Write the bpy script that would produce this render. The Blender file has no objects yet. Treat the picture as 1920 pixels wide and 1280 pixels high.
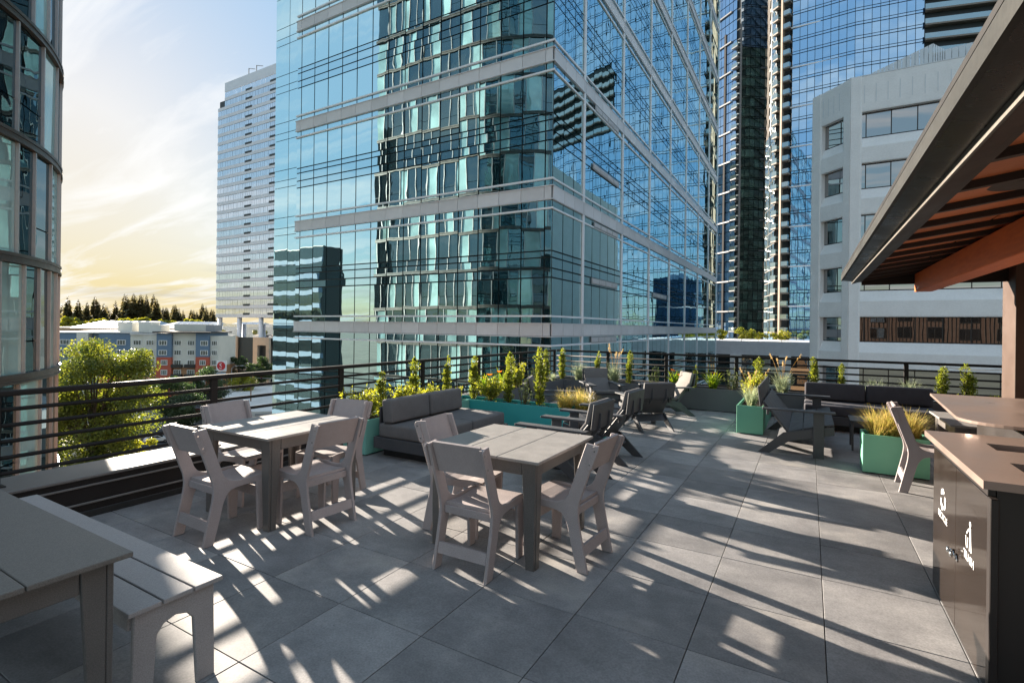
import bpy, bmesh, math, random
from mathutils import Vector, Matrix, Euler
random.seed(7)
R = math.radians
PI = math.pi
sc = bpy.context.scene
COL = sc.collection

# ------------------------------------------------------------------ camera, sky, sun, exposure
CAMZ = 1.62
cam_d = bpy.data.cameras.new('camera')
cam = bpy.data.objects.new('camera', cam_d)
COL.objects.link(cam)
cam_d.sensor_width = 36.0
cam_d.lens = 960.07 / 1920 * 36.0
cam_d.shift_y = -0.0142
cam_d.clip_start = 0.05
cam_d.clip_end = 6000
yaw, roll = 0.52538, 0.01176
fw = Vector((-math.sin(yaw), math.cos(yaw), 0))
r0 = Vector((math.cos(yaw), math.sin(yaw), 0))
u0 = Vector((0, 0, 1))
cr = math.cos(roll) * r0 + math.sin(roll) * u0
cu = -math.sin(roll) * r0 + math.cos(roll) * u0
m = Matrix((cr, cu, -fw)).transposed().to_4x4()
m.translation = Vector((0, 0, CAMZ))
cam.matrix_world = m
sc.camera = cam

SUN_EL = R(13.5)
SUN_AZ = math.atan2(-0.954, 0.2985)          # from +Y towards +X
S = Vector((math.sin(SUN_AZ) * math.cos(SUN_EL), math.cos(SUN_AZ) * math.cos(SUN_EL), math.sin(SUN_EL)))

world = bpy.data.worlds.new('World')
sc.world = world
world.use_nodes = True
wt = world.node_tree
wt.nodes.clear()
def wn(t, **k):
    n = wt.nodes.new(t)
    for a, b in k.items():
        setattr(n, a, b)
    return n
def wmath(op, a, b=None, c=None):
    n = wn('ShaderNodeMath', operation=op)
    for i, v in enumerate((a, b, c)):
        if v is None: continue
        if isinstance(v, (int, float)): n.inputs[i].default_value = v
        else: wt.links.new(v, n.inputs[i])
    return n.outputs[0]
sky = wn('ShaderNodeTexSky', sky_type='NISHITA')
sky.sun_disc = False
sky.sun_elevation = SUN_EL
sky.sun_rotation = SUN_AZ % (2 * PI)
sky.altitude = 50
sky.air_density = 1.0
sky.dust_density = 0.35
sky.ozone_density = 1.6
# tone curve evens the sky and lifts its fill light, whole dome alike
gm = wn('ShaderNodeGamma'); gm.inputs[1].default_value = 0.15
wt.links.new(sky.outputs[0], gm.inputs[0])
gs = wn('ShaderNodeHueSaturation'); gs.inputs['Saturation'].default_value = 5.0; gs.inputs['Value'].default_value = 1.42
wt.links.new(gm.outputs[0], gs.inputs['Color'])
shv = wn('ShaderNodeSeparateColor', mode='HSV')
wt.links.new(gs.outputs[0], shv.inputs[0])
vv = wmath('MULTIPLY', wmath('DIVIDE', shv.outputs[2], wmath('ADD', shv.outputs[2], 0.46)), 1.48)
chv = wn('ShaderNodeCombineColor', mode='HSV')
wt.links.new(shv.outputs[0], chv.inputs[0]); wt.links.new(wmath('MINIMUM', shv.outputs[1], 0.50), chv.inputs[1]); wt.links.new(vv, chv.inputs[2])
SKY = chv.outputs[0]
tc = wn('ShaderNodeTexCoord')
sep = wn('ShaderNodeSeparateXYZ')
wt.links.new(tc.outputs['Generated'], sep.inputs[0])
zc = wmath('MAXIMUM', sep.outputs[2], 0.0)
den = wmath('ADD', zc, 0.10)
px_ = wmath('DIVIDE', sep.outputs[0], den)
py_ = wmath('DIVIDE', sep.outputs[1], den)
comb = wn('ShaderNodeCombineXYZ')
wt.links.new(px_, comb.inputs[0]); wt.links.new(py_, comb.inputs[1])
mp = wn('ShaderNodeMapping')
mp.inputs['Rotation'].default_value = (0, 0, R(38))
mp.inputs['Scale'].default_value = (0.42, 1.7, 1)
mp.inputs['Location'].default_value = (1.1, 4.6, 0)
wt.links.new(comb.outputs[0], mp.inputs[0])
nz = wn('ShaderNodeTexNoise')
nz.inputs['Scale'].default_value = 1.5
nz.inputs['Detail'].default_value = 9
nz.inputs['Roughness'].default_value = 0.58
nz.inputs['Distortion'].default_value = 0.7
wt.links.new(mp.outputs[0], nz.inputs['Vector'])
rmp = wn('ShaderNodeValToRGB')
rmp.color_ramp.elements[0].position = 0.46; rmp.color_ramp.elements[0].color = (0, 0, 0, 1)
rmp.color_ramp.elements[1].position = 0.66; rmp.color_ramp.elements[1].color = (1, 1, 1, 1)
wt.links.new(nz.outputs[0], rmp.inputs[0])
# flat grey streaks low over the horizon
mp2 = wn('ShaderNodeMapping')
mp2.inputs['Scale'].default_value = (3.0, 3.0, 42)
wt.links.new(tc.outputs['Generated'], mp2.inputs[0])
nz2 = wn('ShaderNodeTexNoise')
nz2.inputs['Scale'].default_value = 1.3
nz2.inputs['Detail'].default_value = 5
wt.links.new(mp2.outputs[0], nz2.inputs['Vector'])
rm2 = wn('ShaderNodeValToRGB')
rm2.color_ramp.elements[0].position = 0.52; rm2.color_ramp.elements[0].color = (0, 0, 0, 1)
rm2.color_ramp.elements[1].position = 0.66; rm2.color_ramp.elements[1].color = (1, 1, 1, 1)
wt.links.new(nz2.outputs[0], rm2.inputs[0])
low = wmath('MULTIPLY', rm2.outputs[0], wmath('MAXIMUM', wmath('SUBTRACT', 1.0, wmath('MULTIPLY', zc, 7.0)), 0.0))
cloudf = wmath('MULTIPLY', rmp.outputs[0], 0.80)
# brightness of the clouds follows the sky behind them
hs = wn('ShaderNodeHueSaturation')
hs.inputs['Saturation'].default_value = 0.38
hs.inputs['Value'].default_value = 1.06
wt.links.new(SKY, hs.inputs['Color'])
tint = wn('ShaderNodeMixRGB', blend_type='MULTIPLY')
tint.inputs[0].default_value = 1.0
tint.inputs[2].default_value = (1.06, 1.0, 0.93, 1)
wt.links.new(hs.outputs[0], tint.inputs[1])
mixc = wn('ShaderNodeMixRGB')
wt.links.new(cloudf, mixc.inputs[0]); wt.links.new(SKY, mixc.inputs[1]); mixc.inputs[2].default_value = (1.42, 1.42, 1.41, 1)
grey = wn('ShaderNodeHueSaturation')
grey.inputs['Saturation'].default_value = 0.25
grey.inputs['Value'].default_value = 0.62
wt.links.new(SKY, grey.inputs['Color'])
mixl = wn('ShaderNodeMixRGB')
wt.links.new(wmath('MULTIPLY', low, 0.7), mixl.inputs[0]); wt.links.new(mixc.outputs[0], mixl.inputs[1]); wt.links.new(grey.outputs[0], mixl.inputs[2])
bg = wn('ShaderNodeBackground')
bg.inputs['Strength'].default_value = 0.15
wt.links.new(mixl.outputs[0], bg.inputs[0])
wo = wn('ShaderNodeOutputWorld')
wt.links.new(bg.outputs[0], wo.inputs[0])

sl = bpy.data.lights.new('sun', 'SUN')
sl.energy = 5.0
sl.angle = R(0.55)
sl.color = (1.0, 0.88, 0.74)
so = bpy.data.objects.new('sun', sl)
COL.objects.link(so)
so.rotation_euler = (-S).to_track_quat('-Z', 'Y').to_euler()
so.location = (-40, 12, 40)

sc.view_settings.view_transform = 'Standard'
sc.view_settings.look = 'None'
sc.view_settings.gamma = 1
sc.view_settings.exposure = 2.33
sc.render.engine = 'CYCLES'
sc.cycles.max_bounces = 8
sc.cycles.glossy_bounces = 4
sc.cycles.diffuse_bounces = 3
sc.cycles.transmission_bounces = 4
sc.cycles.sample_clamp_indirect = 3
sc.cycles.caustics_reflective = True
sc.cycles.caustics_refractive = False
sc.cycles.use_denoising = True

# ------------------------------------------------------------------ materials
def new_mat(name):
    mt = bpy.data.materials.new(name)
    mt.use_nodes = True
    nt = mt.node_tree
    nt.nodes.clear()
    out = nt.nodes.new('ShaderNodeOutputMaterial')
    return mt, nt, out
def sett(n, **k):
    for a, b in k.items():
        n.inputs[a.replace('_', ' ')].default_value = b
    return n
def noise(nt, coord, scale, detail=4, rough=0.55, vec_scale=None):
    tcn = nt.nodes.new('ShaderNodeTexCoord')
    src = tcn.outputs[coord] if coord != 'Position' else nt.nodes.new('ShaderNodeNewGeometry').outputs['Position']
    if vec_scale:
        mpn = nt.nodes.new('ShaderNodeMapping')
        mpn.inputs['Scale'].default_value = vec_scale
        nt.links.new(src, mpn.inputs[0]); src = mpn.outputs[0]
    n = nt.nodes.new('ShaderNodeTexNoise')
    n.inputs['Scale'].default_value = scale
    n.inputs['Detail'].default_value = detail
    n.inputs['Roughness'].default_value = rough
    nt.links.new(src, n.inputs['Vector'])
    return n
def ramp(nt, fac, stops):
    r = nt.nodes.new('ShaderNodeValToRGB')
    e = r.color_ramp.elements
    while len(e) < len(stops): e.new(0.5)
    for el, (p, c) in zip(e, stops):
        el.position = p
        el.color = (*c, 1) if len(c) == 3 else c
    nt.links.new(fac, r.inputs[0])
    return r
def bump(nt, height, strength, dist=0.01):
    b = nt.nodes.new('ShaderNodeBump')
    b.inputs['Strength'].default_value = strength
    b.inputs['Distance'].default_value = dist
    nt.links.new(height, b.inputs['Height'])
    return b
def simple(name, col, rough=0.6, metal=0.0, var=0.12, nscale=6.0, coord='Object', bumps=None, spec=0.5, rndv=0.0, fine=None, vec=None, coat=0.0):
    """base colour with soft noise wear, optional speckle and bump"""
    mt, nt, out = new_mat(name)
    p = nt.nodes.new('ShaderNodeBsdfPrincipled')
    nt.links.new(p.outputs[0], out.inputs[0])
    n = noise(nt, coord, nscale, 5, 0.6, vec)
    c0 = tuple(max(0, v * (1 - var)) for v in col); c1 = tuple(v * (1 + var) for v in col)
    rp = ramp(nt, n.outputs[0], [(0.3, c0), (0.7, c1)])
    cur = rp.outputs[0]
    if fine:
        f = noise(nt, coord, fine[0], 2, 0.5)
        fr = ramp(nt, f.outputs[0], [(0.35, (1 - fine[1],) * 3), (0.65, (1 + fine[1],) * 3)])
        mx = nt.nodes.new('ShaderNodeMixRGB'); mx.blend_type = 'MULTIPLY'; mx.inputs[0].default_value = 1
        nt.links.new(cur, mx.inputs[1]); nt.links.new(fr.outputs[0], mx.inputs[2]); cur = mx.outputs[0]
    if rndv:
        oi = nt.nodes.new('ShaderNodeObjectInfo')
        mr = nt.nodes.new('ShaderNodeMapRange')
        mr.inputs[3].default_value = 1 - rndv; mr.inputs[4].default_value = 1 + rndv
        nt.links.new(oi.outputs['Random'], mr.inputs[0])
        mx = nt.nodes.new('ShaderNodeMixRGB'); mx.blend_type = 'MULTIPLY'; mx.inputs[0].default_value = 1
        nt.links.new(cur, mx.inputs[1]); nt.links.new(mr.outputs[0], mx.inputs[2]); cur = mx.outputs[0]
    nt.links.new(cur, p.inputs['Base Color'])
    rr = ramp(nt, n.outputs[0], [(0.3, (max(0, rough - 0.07),) * 3), (0.7, (min(1, rough + 0.07),) * 3)])
    nt.links.new(rr.outputs[0], p.inputs['Roughness'])
    p.inputs['Metallic'].default_value = metal
    p.inputs['Specular IOR Level'].default_value = spec
    if coat: p.inputs['Coat Weight'].default_value = coat
    if bumps:
        bn = noise(nt, coord, bumps[0], 3, 0.6)
        b = bump(nt, bn.outputs[0], bumps[1], bumps[2])
        nt.links.new(b.outputs[0], p.inputs['Normal'])
    return mt
def glass_mat(name, tintc, base, refl=0.5, warp=0.3, wscale=0.55, rnd=0.0, rough=0.0, wdist=0.05):
    """coated facade glass seen from outside: dark interior under a tinted mirror coat"""
    mt, nt, out = new_mat(name)
    d = nt.nodes.new('ShaderNodeBsdfDiffuse')
    n = noise(nt, 'Position', 0.35, 3, 0.5)
    rp = ramp(nt, n.outputs[0], [(0.35, tuple(v * 0.6 for v in base)), (0.7, tuple(v * 1.4 for v in base))])
    cur = rp.outputs[0]
    if rnd:
        oi = nt.nodes.new('ShaderNodeObjectInfo')
        mr = nt.nodes.new('ShaderNodeMapRange'); mr.inputs[3].default_value = 1 - rnd; mr.inputs[4].default_value = 1 + rnd
        nt.links.new(oi.outputs['Random'], mr.inputs[0])
        mx = nt.nodes.new('ShaderNodeMixRGB'); mx.blend_type = 'MULTIPLY'; mx.inputs[0].default_value = 1
        nt.links.new(cur, mx.inputs[1]); nt.links.new(mr.outputs[0], mx.inputs[2]); cur = mx.outputs[0]
    nt.links.new(cur, d.inputs[0])
    g = nt.nodes.new('ShaderNodeBsdfGlossy')
    g.inputs['Color'].default_value = (*tintc, 1)
    g.inputs['Roughness'].default_value = rough
    wn_ = noise(nt, 'Position', wscale, 2, 0.45, (1, 1, 0.55))
    b = bump(nt, wn_.outputs[0], warp, wdist)
    nt.links.new(b.outputs[0], g.inputs['Normal'])
    lw = nt.nodes.new('ShaderNodeLayerWeight'); lw.inputs[0].default_value = 0.35
    mr2 = nt.nodes.new('ShaderNodeMapRange')
    mr2.inputs[3].default_value = refl; mr2.inputs[4].default_value = min(1, refl + 0.45)
    nt.links.new(lw.outputs['Fresnel'], mr2.inputs[0])
    ms = nt.nodes.new('ShaderNodeMixShader')
    nt.links.new(mr2.outputs[0], ms.inputs[0]); nt.links.new(d.outputs[0], ms.inputs[1]); nt.links.new(g.outputs[0], ms.inputs[2])
    nt.links.new(ms.outputs[0], out.inputs[0])
    return mt
def leaf_mat(name, c0, c1, trans=0.45, coord='Object', sc_=18.0):
    mt, nt, out = new_mat(name)
    n = noise(nt, coord, sc_, 3, 0.6)
    oi = nt.nodes.new('ShaderNodeObjectInfo')
    rp = ramp(nt, n.outputs[0], [(0.33, c0), (0.68, c1)])
    p = nt.nodes.new('ShaderNodeBsdfPrincipled')
    p.inputs['Roughness'].default_value = 0.5
    nt.links.new(rp.outputs[0], p.inputs['Base Color'])
    t = nt.nodes.new('ShaderNodeBsdfTranslucent')
    hs_ = nt.nodes.new('ShaderNodeHueSaturation'); hs_.inputs['Value'].default_value = 1.9; hs_.inputs['Saturation'].default_value = 1.1
    nt.links.new(rp.outputs[0], hs_.inputs['Color']); nt.links.new(hs_.outputs[0], t.inputs[0])
    ms = nt.nodes.new('ShaderNodeMixShader'); ms.inputs[0].default_value = trans
    nt.links.new(p.outputs[0], ms.inputs[1]); nt.links.new(t.outputs[0], ms.inputs[2]); nt.links.new(ms.outputs[0], out.inputs[0])
    return mt

def tile_material():
    mt, nt, out = new_mat('porcelain_tile')
    p = nt.nodes.new('ShaderNodeBsdfPrincipled')
    nt.links.new(p.outputs[0], out.inputs[0])
    geo = nt.nodes.new('ShaderNodeNewGeometry')
    oi = nt.nodes.new('ShaderNodeObjectInfo')
    add = nt.nodes.new('ShaderNodeVectorMath'); add.operation = 'MULTIPLY_ADD'
    cmb = nt.nodes.new('ShaderNodeCombineXYZ')
    nt.links.new(oi.outputs['Random'], cmb.inputs[2])
    add.inputs[1].default_value = (13, 17, 31)
    nt.links.new(cmb.outputs[0], add.inputs[0]); nt.links.new(geo.outputs['Position'], add.inputs[2])
    def nn(s, d, r, vs=None):
        n = nt.nodes.new('ShaderNodeTexNoise'); n.inputs['Scale'].default_value = s; n.inputs['Detail'].default_value = d; n.inputs['Roughness'].default_value = r
        src = add.outputs[0]
        if vs:
            mpn = nt.nodes.new('ShaderNodeMapping'); mpn.inputs['Scale'].default_value = vs; mpn.inputs['Rotation'].default_value = (0, 0, 0.6)
            nt.links.new(src, mpn.inputs[0]); src = mpn.outputs[0]
        nt.links.new(src, n.inputs['Vector']); return n
    big = nn(2.2, 6, 0.62)
    streak = nn(7, 6, 0.7, (0.8, 1.5, 1))
    finen = nn(90, 3, 0.6)
    dust = nn(1.1, 5, 0.65)
    c = ramp(nt, big.outputs[0], [(0.28, (0.145, 0.140, 0.142)), (0.5, (0.215, 0.208, 0.208)), (0.74, (0.295, 0.285, 0.28))])
    s = ramp(nt, streak.outputs[0], [(0.35, (0.90,) * 3), (0.62, (1.06,) * 3)])
    f = ramp(nt, finen.outputs[0], [(0.35, (0.86,) * 3), (0.65, (1.14,) * 3)])
    cur = c.outputs[0]
    for q in (s, f):
        mx = nt.nodes.new('ShaderNodeMixRGB'); mx.blend_type = 'MULTIPLY'; mx.inputs[0].default_value = 1
        nt.links.new(cur, mx.inputs[1]); nt.links.new(q.outputs[0], mx.inputs[2]); cur = mx.outputs[0]
    mr = nt.nodes.new('ShaderNodeMapRange'); mr.inputs[3].default_value = 0.82; mr.inputs[4].default_value = 1.18
    nt.links.new(oi.outputs['Random'], mr.inputs[0])
    mx = nt.nodes.new('ShaderNodeMixRGB'); mx.blend_type = 'MULTIPLY'; mx.inputs[0].default_value = 1
    nt.links.new(cur, mx.inputs[1]); nt.links.new(mr.outputs[0], mx.inputs[2]); cur = mx.outputs[0]
    # dried dust and scuffs
    dr = ramp(nt, dust.outputs[0], [(0.56, (0, 0, 0)), (0.72, (0.45,) * 3)])
    mx = nt.nodes.new('ShaderNodeMixRGB'); mx.inputs[2].default_value = (0.36, 0.33, 0.29, 1)
    nt.links.new(dr.outputs[0], mx.inputs[0]); nt.links.new(cur, mx.inputs[1]); cur = mx.outputs[0]
    sp = nt.nodes.new('ShaderNodeTexVoronoi'); sp.inputs['Scale'].default_value = 7.0
    nt.links.new(add.outputs[0], sp.inputs['Vector'])
    spr = ramp(nt, sp.outputs['Distance'], [(0.012, (1, 1, 1)), (0.035, (0, 0, 0))])
    spm = nt.nodes.new('ShaderNodeMath'); spm.operation = 'MULTIPLY'; spm.inputs[1].default_value = 0.7
    nt.links.new(spr.outputs[0], spm.inputs[0])
    mx = nt.nodes.new('ShaderNodeMixRGB'); mx.inputs[2].default_value = (0.05, 0.05, 0.05, 1)
    nt.links.new(spm.outputs[0], mx.inputs[0]); nt.links.new(cur, mx.inputs[1]); cur = mx.outputs[0]
    nt.links.new(cur, p.inputs['Base Color'])
    rr = ramp(nt, big.outputs[0], [(0.3, (0.56,) * 3), (0.7, (0.72,) * 3)])
    nt.links.new(rr.outputs[0], p.inputs['Roughness'])
    p.inputs['Specular IOR Level'].default_value = 0.35
    b = bump(nt, finen.outputs[0], 0.12, 0.004)
    b2 = bump(nt, streak.outputs[0], 0.10, 0.006)
    nt.links.new(b.outputs[0], b2.inputs['Normal'])
    nt.links.new(b2.outputs[0], p.inputs['Normal'])
    return mt

M = {}
M['tile'] = tile_material()
M['void'] = simple('joint_void', (0.012, 0.012, 0.013), 0.9)
M['taupe'] = simple('taupe_board', (0.33, 0.285, 0.28), 0.60, var=0.09, nscale=5, rndv=0.06, spec=0.3, fine=(260, 0.13), bumps=(420, 0.10, 0.002))
M['charboard'] = simple('charcoal_board', (0.105, 0.096, 0.090), 0.42, var=0.08, nscale=8, fine=(260, 0.18), bumps=(420, 0.10, 0.002))  # legs and aprons stay darker than the tops, their shade in the colour
M['benchboard'] = simple('pale_taupe_board', (0.31, 0.285, 0.28), 0.55, var=0.06, nscale=8, fine=(260, 0.15), bumps=(420, 0.10, 0.002))
M['slate'] = simple('slate_board', (0.055, 0.056, 0.062), 0.55, var=0.10, nscale=8, fine=(260, 0.15), bumps=(420, 0.08, 0.002))
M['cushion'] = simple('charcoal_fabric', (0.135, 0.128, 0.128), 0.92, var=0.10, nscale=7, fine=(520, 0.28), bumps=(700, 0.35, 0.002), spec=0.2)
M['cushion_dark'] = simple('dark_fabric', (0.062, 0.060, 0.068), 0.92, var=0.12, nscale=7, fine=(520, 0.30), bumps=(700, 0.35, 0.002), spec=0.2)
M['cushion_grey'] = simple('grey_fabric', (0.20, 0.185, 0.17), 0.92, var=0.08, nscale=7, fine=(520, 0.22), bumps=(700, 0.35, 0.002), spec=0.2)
M['bronze'] = simple('dark_bronze_paint', (0.017, 0.014, 0.013), 0.62, spec=0.22, var=0.15, nscale=5, bumps=(60, 0.05, 0.002))
M['bronze2'] = simple('bronze_flashing', (0.060, 0.050, 0.045), 0.42, var=0.15, nscale=3, bumps=(40, 0.08, 0.003))
M['cap'] = simple('coping_metal', (0.15, 0.135, 0.125), 0.50, metal=0.1, var=0.16, nscale=3, fine=(150, 0.10), bumps=(90, 0.15, 0.003))
M['eave'] = simple('black_eave_metal', (0.010, 0.009, 0.009), 0.30, var=0.2, nscale=3, bumps=(14, 0.06, 0.01), spec=0.12)
M['drip'] = simple('drip_edge_metal', (0.10, 0.09, 0.075), 0.5, var=0.25, nscale=3, fine=(50, 0.15), vec=(4, 0.5, 1))
M['tabletop_lit'] = simple('table_board_lit', (0.235, 0.218, 0.205), 0.50, var=0.08, nscale=8, fine=(260, 0.16), bumps=(420, 0.10, 0.002))  # same board as the legs, with the sun on the tops painted in
M['browntop'] = simple('brown_table_board', (0.15, 0.135, 0.122), 0.55, var=0.08, nscale=8, fine=(260, 0.18), bumps=(420, 0.10, 0.002), spec=0.35)
M['seafoam'] = simple('seafoam_paint', (0.18, 0.45, 0.38), 0.45, var=0.05, nscale=3, bumps=(90, 0.05, 0.002))
M['teal'] = simple('teal_paint', (0.04, 0.33, 0.32), 0.45, var=0.05, nscale=3, bumps=(90, 0.05, 0.002))
M['sagegreen'] = simple('green_paint', (0.13, 0.38, 0.25), 0.45, var=0.05, nscale=3, bumps=(90, 0.05, 0.002))
M['greyplanter'] = simple('grey_planter_paint', (0.105, 0.105, 0.112), 0.5, var=0.06, nscale=3, bumps=(90, 0.05, 0.002))
M['soil'] = simple('bark_mulch', (0.055, 0.033, 0.022), 0.95, var=0.5, nscale=40, bumps=(60, 1.0, 0.02))
M['pebble'] = simple('pale_pebble', (0.45, 0.38, 0.30), 0.7, var=0.15, nscale=8)
M['counter'] = simple('counter_metal', (0.30, 0.225, 0.19), 0.34, metal=0.45, var=0.07, nscale=2.5, fine=(300, 0.08))
M['cabinet'] = simple('dark_brown_cabinet', (0.014, 0.010, 0.009), 0.45, var=0.15, nscale=2)
M['gloss'] = simple('glossy_bronze_door', (0.020, 0.015, 0.012), 0.11, var=0.15, nscale=2, spec=0.22, coat=0.0)
M['steel'] = simple('steel', (0.6, 0.6, 0.6), 0.2, metal=1.0, var=0.05)
M['white'] = simple('white_print', (0.80, 0.80, 0.80), 0.5, var=0.03)
M['black'] = simple('black_plastic', (0.012, 0.012, 0.012), 0.5)
M['fascia'] = simple('roof_fascia_metal', (0.016, 0.014, 0.013), 0.48, metal=0.0, spec=0.25, var=0.2, nscale=2, fine=(60, 0.08), bumps=(30, 0.08, 0.004))
M['gutter'] = simple('gutter_metal', (0.020, 0.020, 0.018), 0.55, metal=0.0, spec=0.2, var=0.22, nscale=3, fine=(50, 0.15), vec=(4, 0.5, 1), bumps=(40, 0.1, 0.004))
M['joist'] = simple('dark_stained_joist', (0.024, 0.018, 0.014), 0.6, var=0.2, nscale=5)
def wood(name, c0, c1, rough, vs):
    mt, nt, out = new_mat(name)
    p = nt.nodes.new('ShaderNodeBsdfPrincipled')
    nt.links.new(p.outputs[0], out.inputs[0])
    n = noise(nt, 'Object', 6, 6, 0.62, vs)
    rp = ramp(nt, n.outputs[0], [(0.3, c0), (0.7, c1)])
    oi = nt.nodes.new('ShaderNodeObjectInfo')
    mr = nt.nodes.new('ShaderNodeMapRange'); mr.inputs[3].default_value = 0.8; mr.inputs[4].default_value = 1.2
    nt.links.new(oi.outputs['Random'], mr.inputs[0])
    mx = nt.nodes.new('ShaderNodeMixRGB'); mx.blend_type = 'MULTIPLY'; mx.inputs[0].default_value = 1
    nt.links.new(rp.outputs[0], mx.inputs[1]); nt.links.new(mr.outputs[0], mx.inputs[2])
    nt.links.new(mx.outputs[0], p.inputs['Base Color'])
    p.inputs['Roughness'].default_value = rough
    b = bump(nt, n.outputs[0], 0.25, 0.004); nt.links.new(b.outputs[0], p.inputs['Normal'])
    return mt
M['beamwood'] = wood('cedar_beam', (0.56, 0.115, 0.022), (0.74, 0.19, 0.038), 0.5, (12, 0.7, 6))
M['soffit'] = wood('wood_soffit', (0.42, 0.115, 0.035), (0.60, 0.19, 0.06), 0.5, (1.2, 22, 3))
M['wallmetal'] = simple('brown_metal_panel', (0.070, 0.043, 0.031), 0.5, metal=0.0, var=0.10, nscale=2)
# city
M['t1glass'] = glass_mat('office_glass', (0.74, 0.97, 1.0), (0.010, 0.055, 0.070), 0.80, 0.30, 0.55, 0.35, wdist=0.022)
M['t1strip'] = glass_mat('office_strip_glass', (0.68, 0.93, 1.0), (0.009, 0.048, 0.060), 0.74, 0.25, 0.6, 0.35, wdist=0.022)
M['core'] = simple('dark_core', (0.010, 0.018, 0.022), 0.5, coord='Object')
M['panelgrey'] = simple('grey_metal_panel', (0.60, 0.61, 0.645), 0.5, metal=0.0, var=0.06, nscale=1.5, rndv=0.08)
M['finwhite'] = simple('pale_fin_metal', (0.74, 0.77, 0.82), 0.45, metal=0.0, var=0.05, nscale=1)
M['louver'] = simple('louver_metal', (0.36, 0.38, 0.40), 0.5, metal=0.3, var=0.06)
M['lglassdark'] = glass_mat('bronze_glass', (0.55, 0.72, 0.80), (0.010, 0.014, 0.016), 0.22, 0.35, 0.8, 0.3, wdist=0.03)
M['lglasspale'] = glass_mat('pale_spandrel_glass', (0.75, 0.95, 0.95), (0.30, 0.44, 0.44), 0.20, 0.2, 0.6, 0.12, wdist=0.02)
M['lband'] = simple('bronze_band', (0.070, 0.060, 0.054), 0.42, metal=0.2, var=0.1, nscale=2)
M['lmull'] = simple('silver_mullion', (0.44, 0.42, 0.42), 0.38, metal=0.5, var=0.06)
M['wconc'] = simple('white_precast', (0.80, 0.81, 0.82), 0.75, var=0.05, nscale=0.8, coord='Position', bumps=(12, 0.1, 0.01), fine=(9, 0.025))
M['wglass'] = glass_mat('bronze_window', (0.80, 0.80, 0.80), (0.016, 0.013, 0.012), 0.42, 0.22, 0.4, 0.2, wdist=0.02)
M['wframe'] = simple('dark_window_frame', (0.022, 0.020, 0.019), 0.45)
M['mech'] = simple('white_metal_screen', (0.64, 0.68, 0.72), 0.5, var=0.04)
M['t3glass'] = glass_mat('blue_tower_glass', (0.52, 0.76, 1.0), (0.014, 0.055, 0.14), 0.64, 0.3, 0.30, 0.7, wdist=0.05)
M['t3glass_lit'] = glass_mat('sunlit_tower_glass', (0.85, 0.95, 0.97), (0.045, 0.065, 0.07), 0.55, 0.4, 0.3, 0.3, wdist=0.05)  # paler copy for the sun facing side, sunlight put into the tint
M['t2glass'] = glass_mat('green_tower_glass', (0.55, 0.68, 0.70), (0.035, 0.075, 0.070), 0.30, 0.5, 0.25, 0.75, wdist=0.08)
M['t2blue'] = glass_mat('pale_blue_tower_glass', (0.52, 0.72, 1.0), (0.03, 0.075, 0.14), 0.5, 0.3, 0.25, 0.3, wdist=0.05)
M['pierstone'] = simple('peach_pier', (0.20, 0.15, 0.105), 0.7, var=0.06, coord='Position', nscale=0.5)
M['slab'] = simple('balcony_slab', (0.21, 0.185, 0.16), 0.7, var=0.06, coord='Position', nscale=0.5)
M['railglass'] = glass_mat('balcony_rail_glass', (0.8, 0.92, 0.95), (0.05, 0.075, 0.075), 0.40, 0.1)
M['silver'] = simple('silver_spandrel', (0.62, 0.65, 0.70), 0.45, metal=0.1, var=0.06, coord='Position', nscale=0.3)
M['silverglass'] = glass_mat('silver_glass', (0.92, 0.95, 1.0), (0.22, 0.26, 0.34), 0.66, 0.25, 0.3, 0.3, wdist=0.04)
M['stone'] = simple('tan_stone', (0.46, 0.38, 0.29), 0.8, var=0.08, coord='Position', nscale=0.6)
M['bluewall'] = simple('slate_blue_siding', (0.13, 0.20, 0.29), 0.8, var=0.07, coord='Position', nscale=0.4)
M['creamwall'] = simple('cream_siding', (0.62, 0.61, 0.55), 0.8, var=0.06, coord='Position', nscale=0.4)
M['redwall'] = simple('brick_red_siding', (0.44, 0.10, 0.06), 0.8, var=0.08, coord='Position', nscale=0.4)
M['brownwall'] = simple('brown_siding', (0.36, 0.19, 0.095), 0.8, var=0.08, coord='Position', nscale=0.4)
M['darkroof'] = simple('dark_roof', (0.06, 0.055, 0.055), 0.8, var=0.15, coord='Position', nscale=0.4)
M['paleroof'] = simple('pale_membrane_roof', (0.58, 0.57, 0.55), 0.75, var=0.16, coord='Position', nscale=0.25)
M['tanroof'] = simple('tan_roof', (0.42, 0.30, 0.20), 0.8, var=0.2, coord='Position', nscale=0.3)
M['rustroof'] = simple('old_gravel_roof', (0.15, 0.105, 0.085), 0.9, var=0.4, coord='Position', nscale=0.5)
M['blueroof'] = simple('blue_grey_metal_roof', (0.26, 0.34, 0.42), 0.4, metal=0.4, var=0.08, coord='Position', nscale=0.1)
M['aptglass'] = glass_mat('apartment_glass', (0.85, 0.95, 1.0), (0.02, 0.035, 0.04), 0.14, 0.5, 1.2, 0.6)
M['apttrim'] = simple('white_trim', (0.72, 0.72, 0.70), 0.6, var=0.04)
M['asphalt'] = simple('asphalt', (0.055, 0.055, 0.060), 0.9, var=0.2, coord='Position', nscale=0.25, fine=(3, 0.1))
M['ground'] = simple('city_ground', (0.085, 0.095, 0.075), 0.95, var=0.35, coord='Position', nscale=0.05)
M['paving'] = simple('pavement', (0.28, 0.27, 0.25), 0.9, var=0.12, coord='Position', nscale=0.4)
M['line'] = simple('road_line', (0.7, 0.7, 0.66), 0.8)
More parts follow.
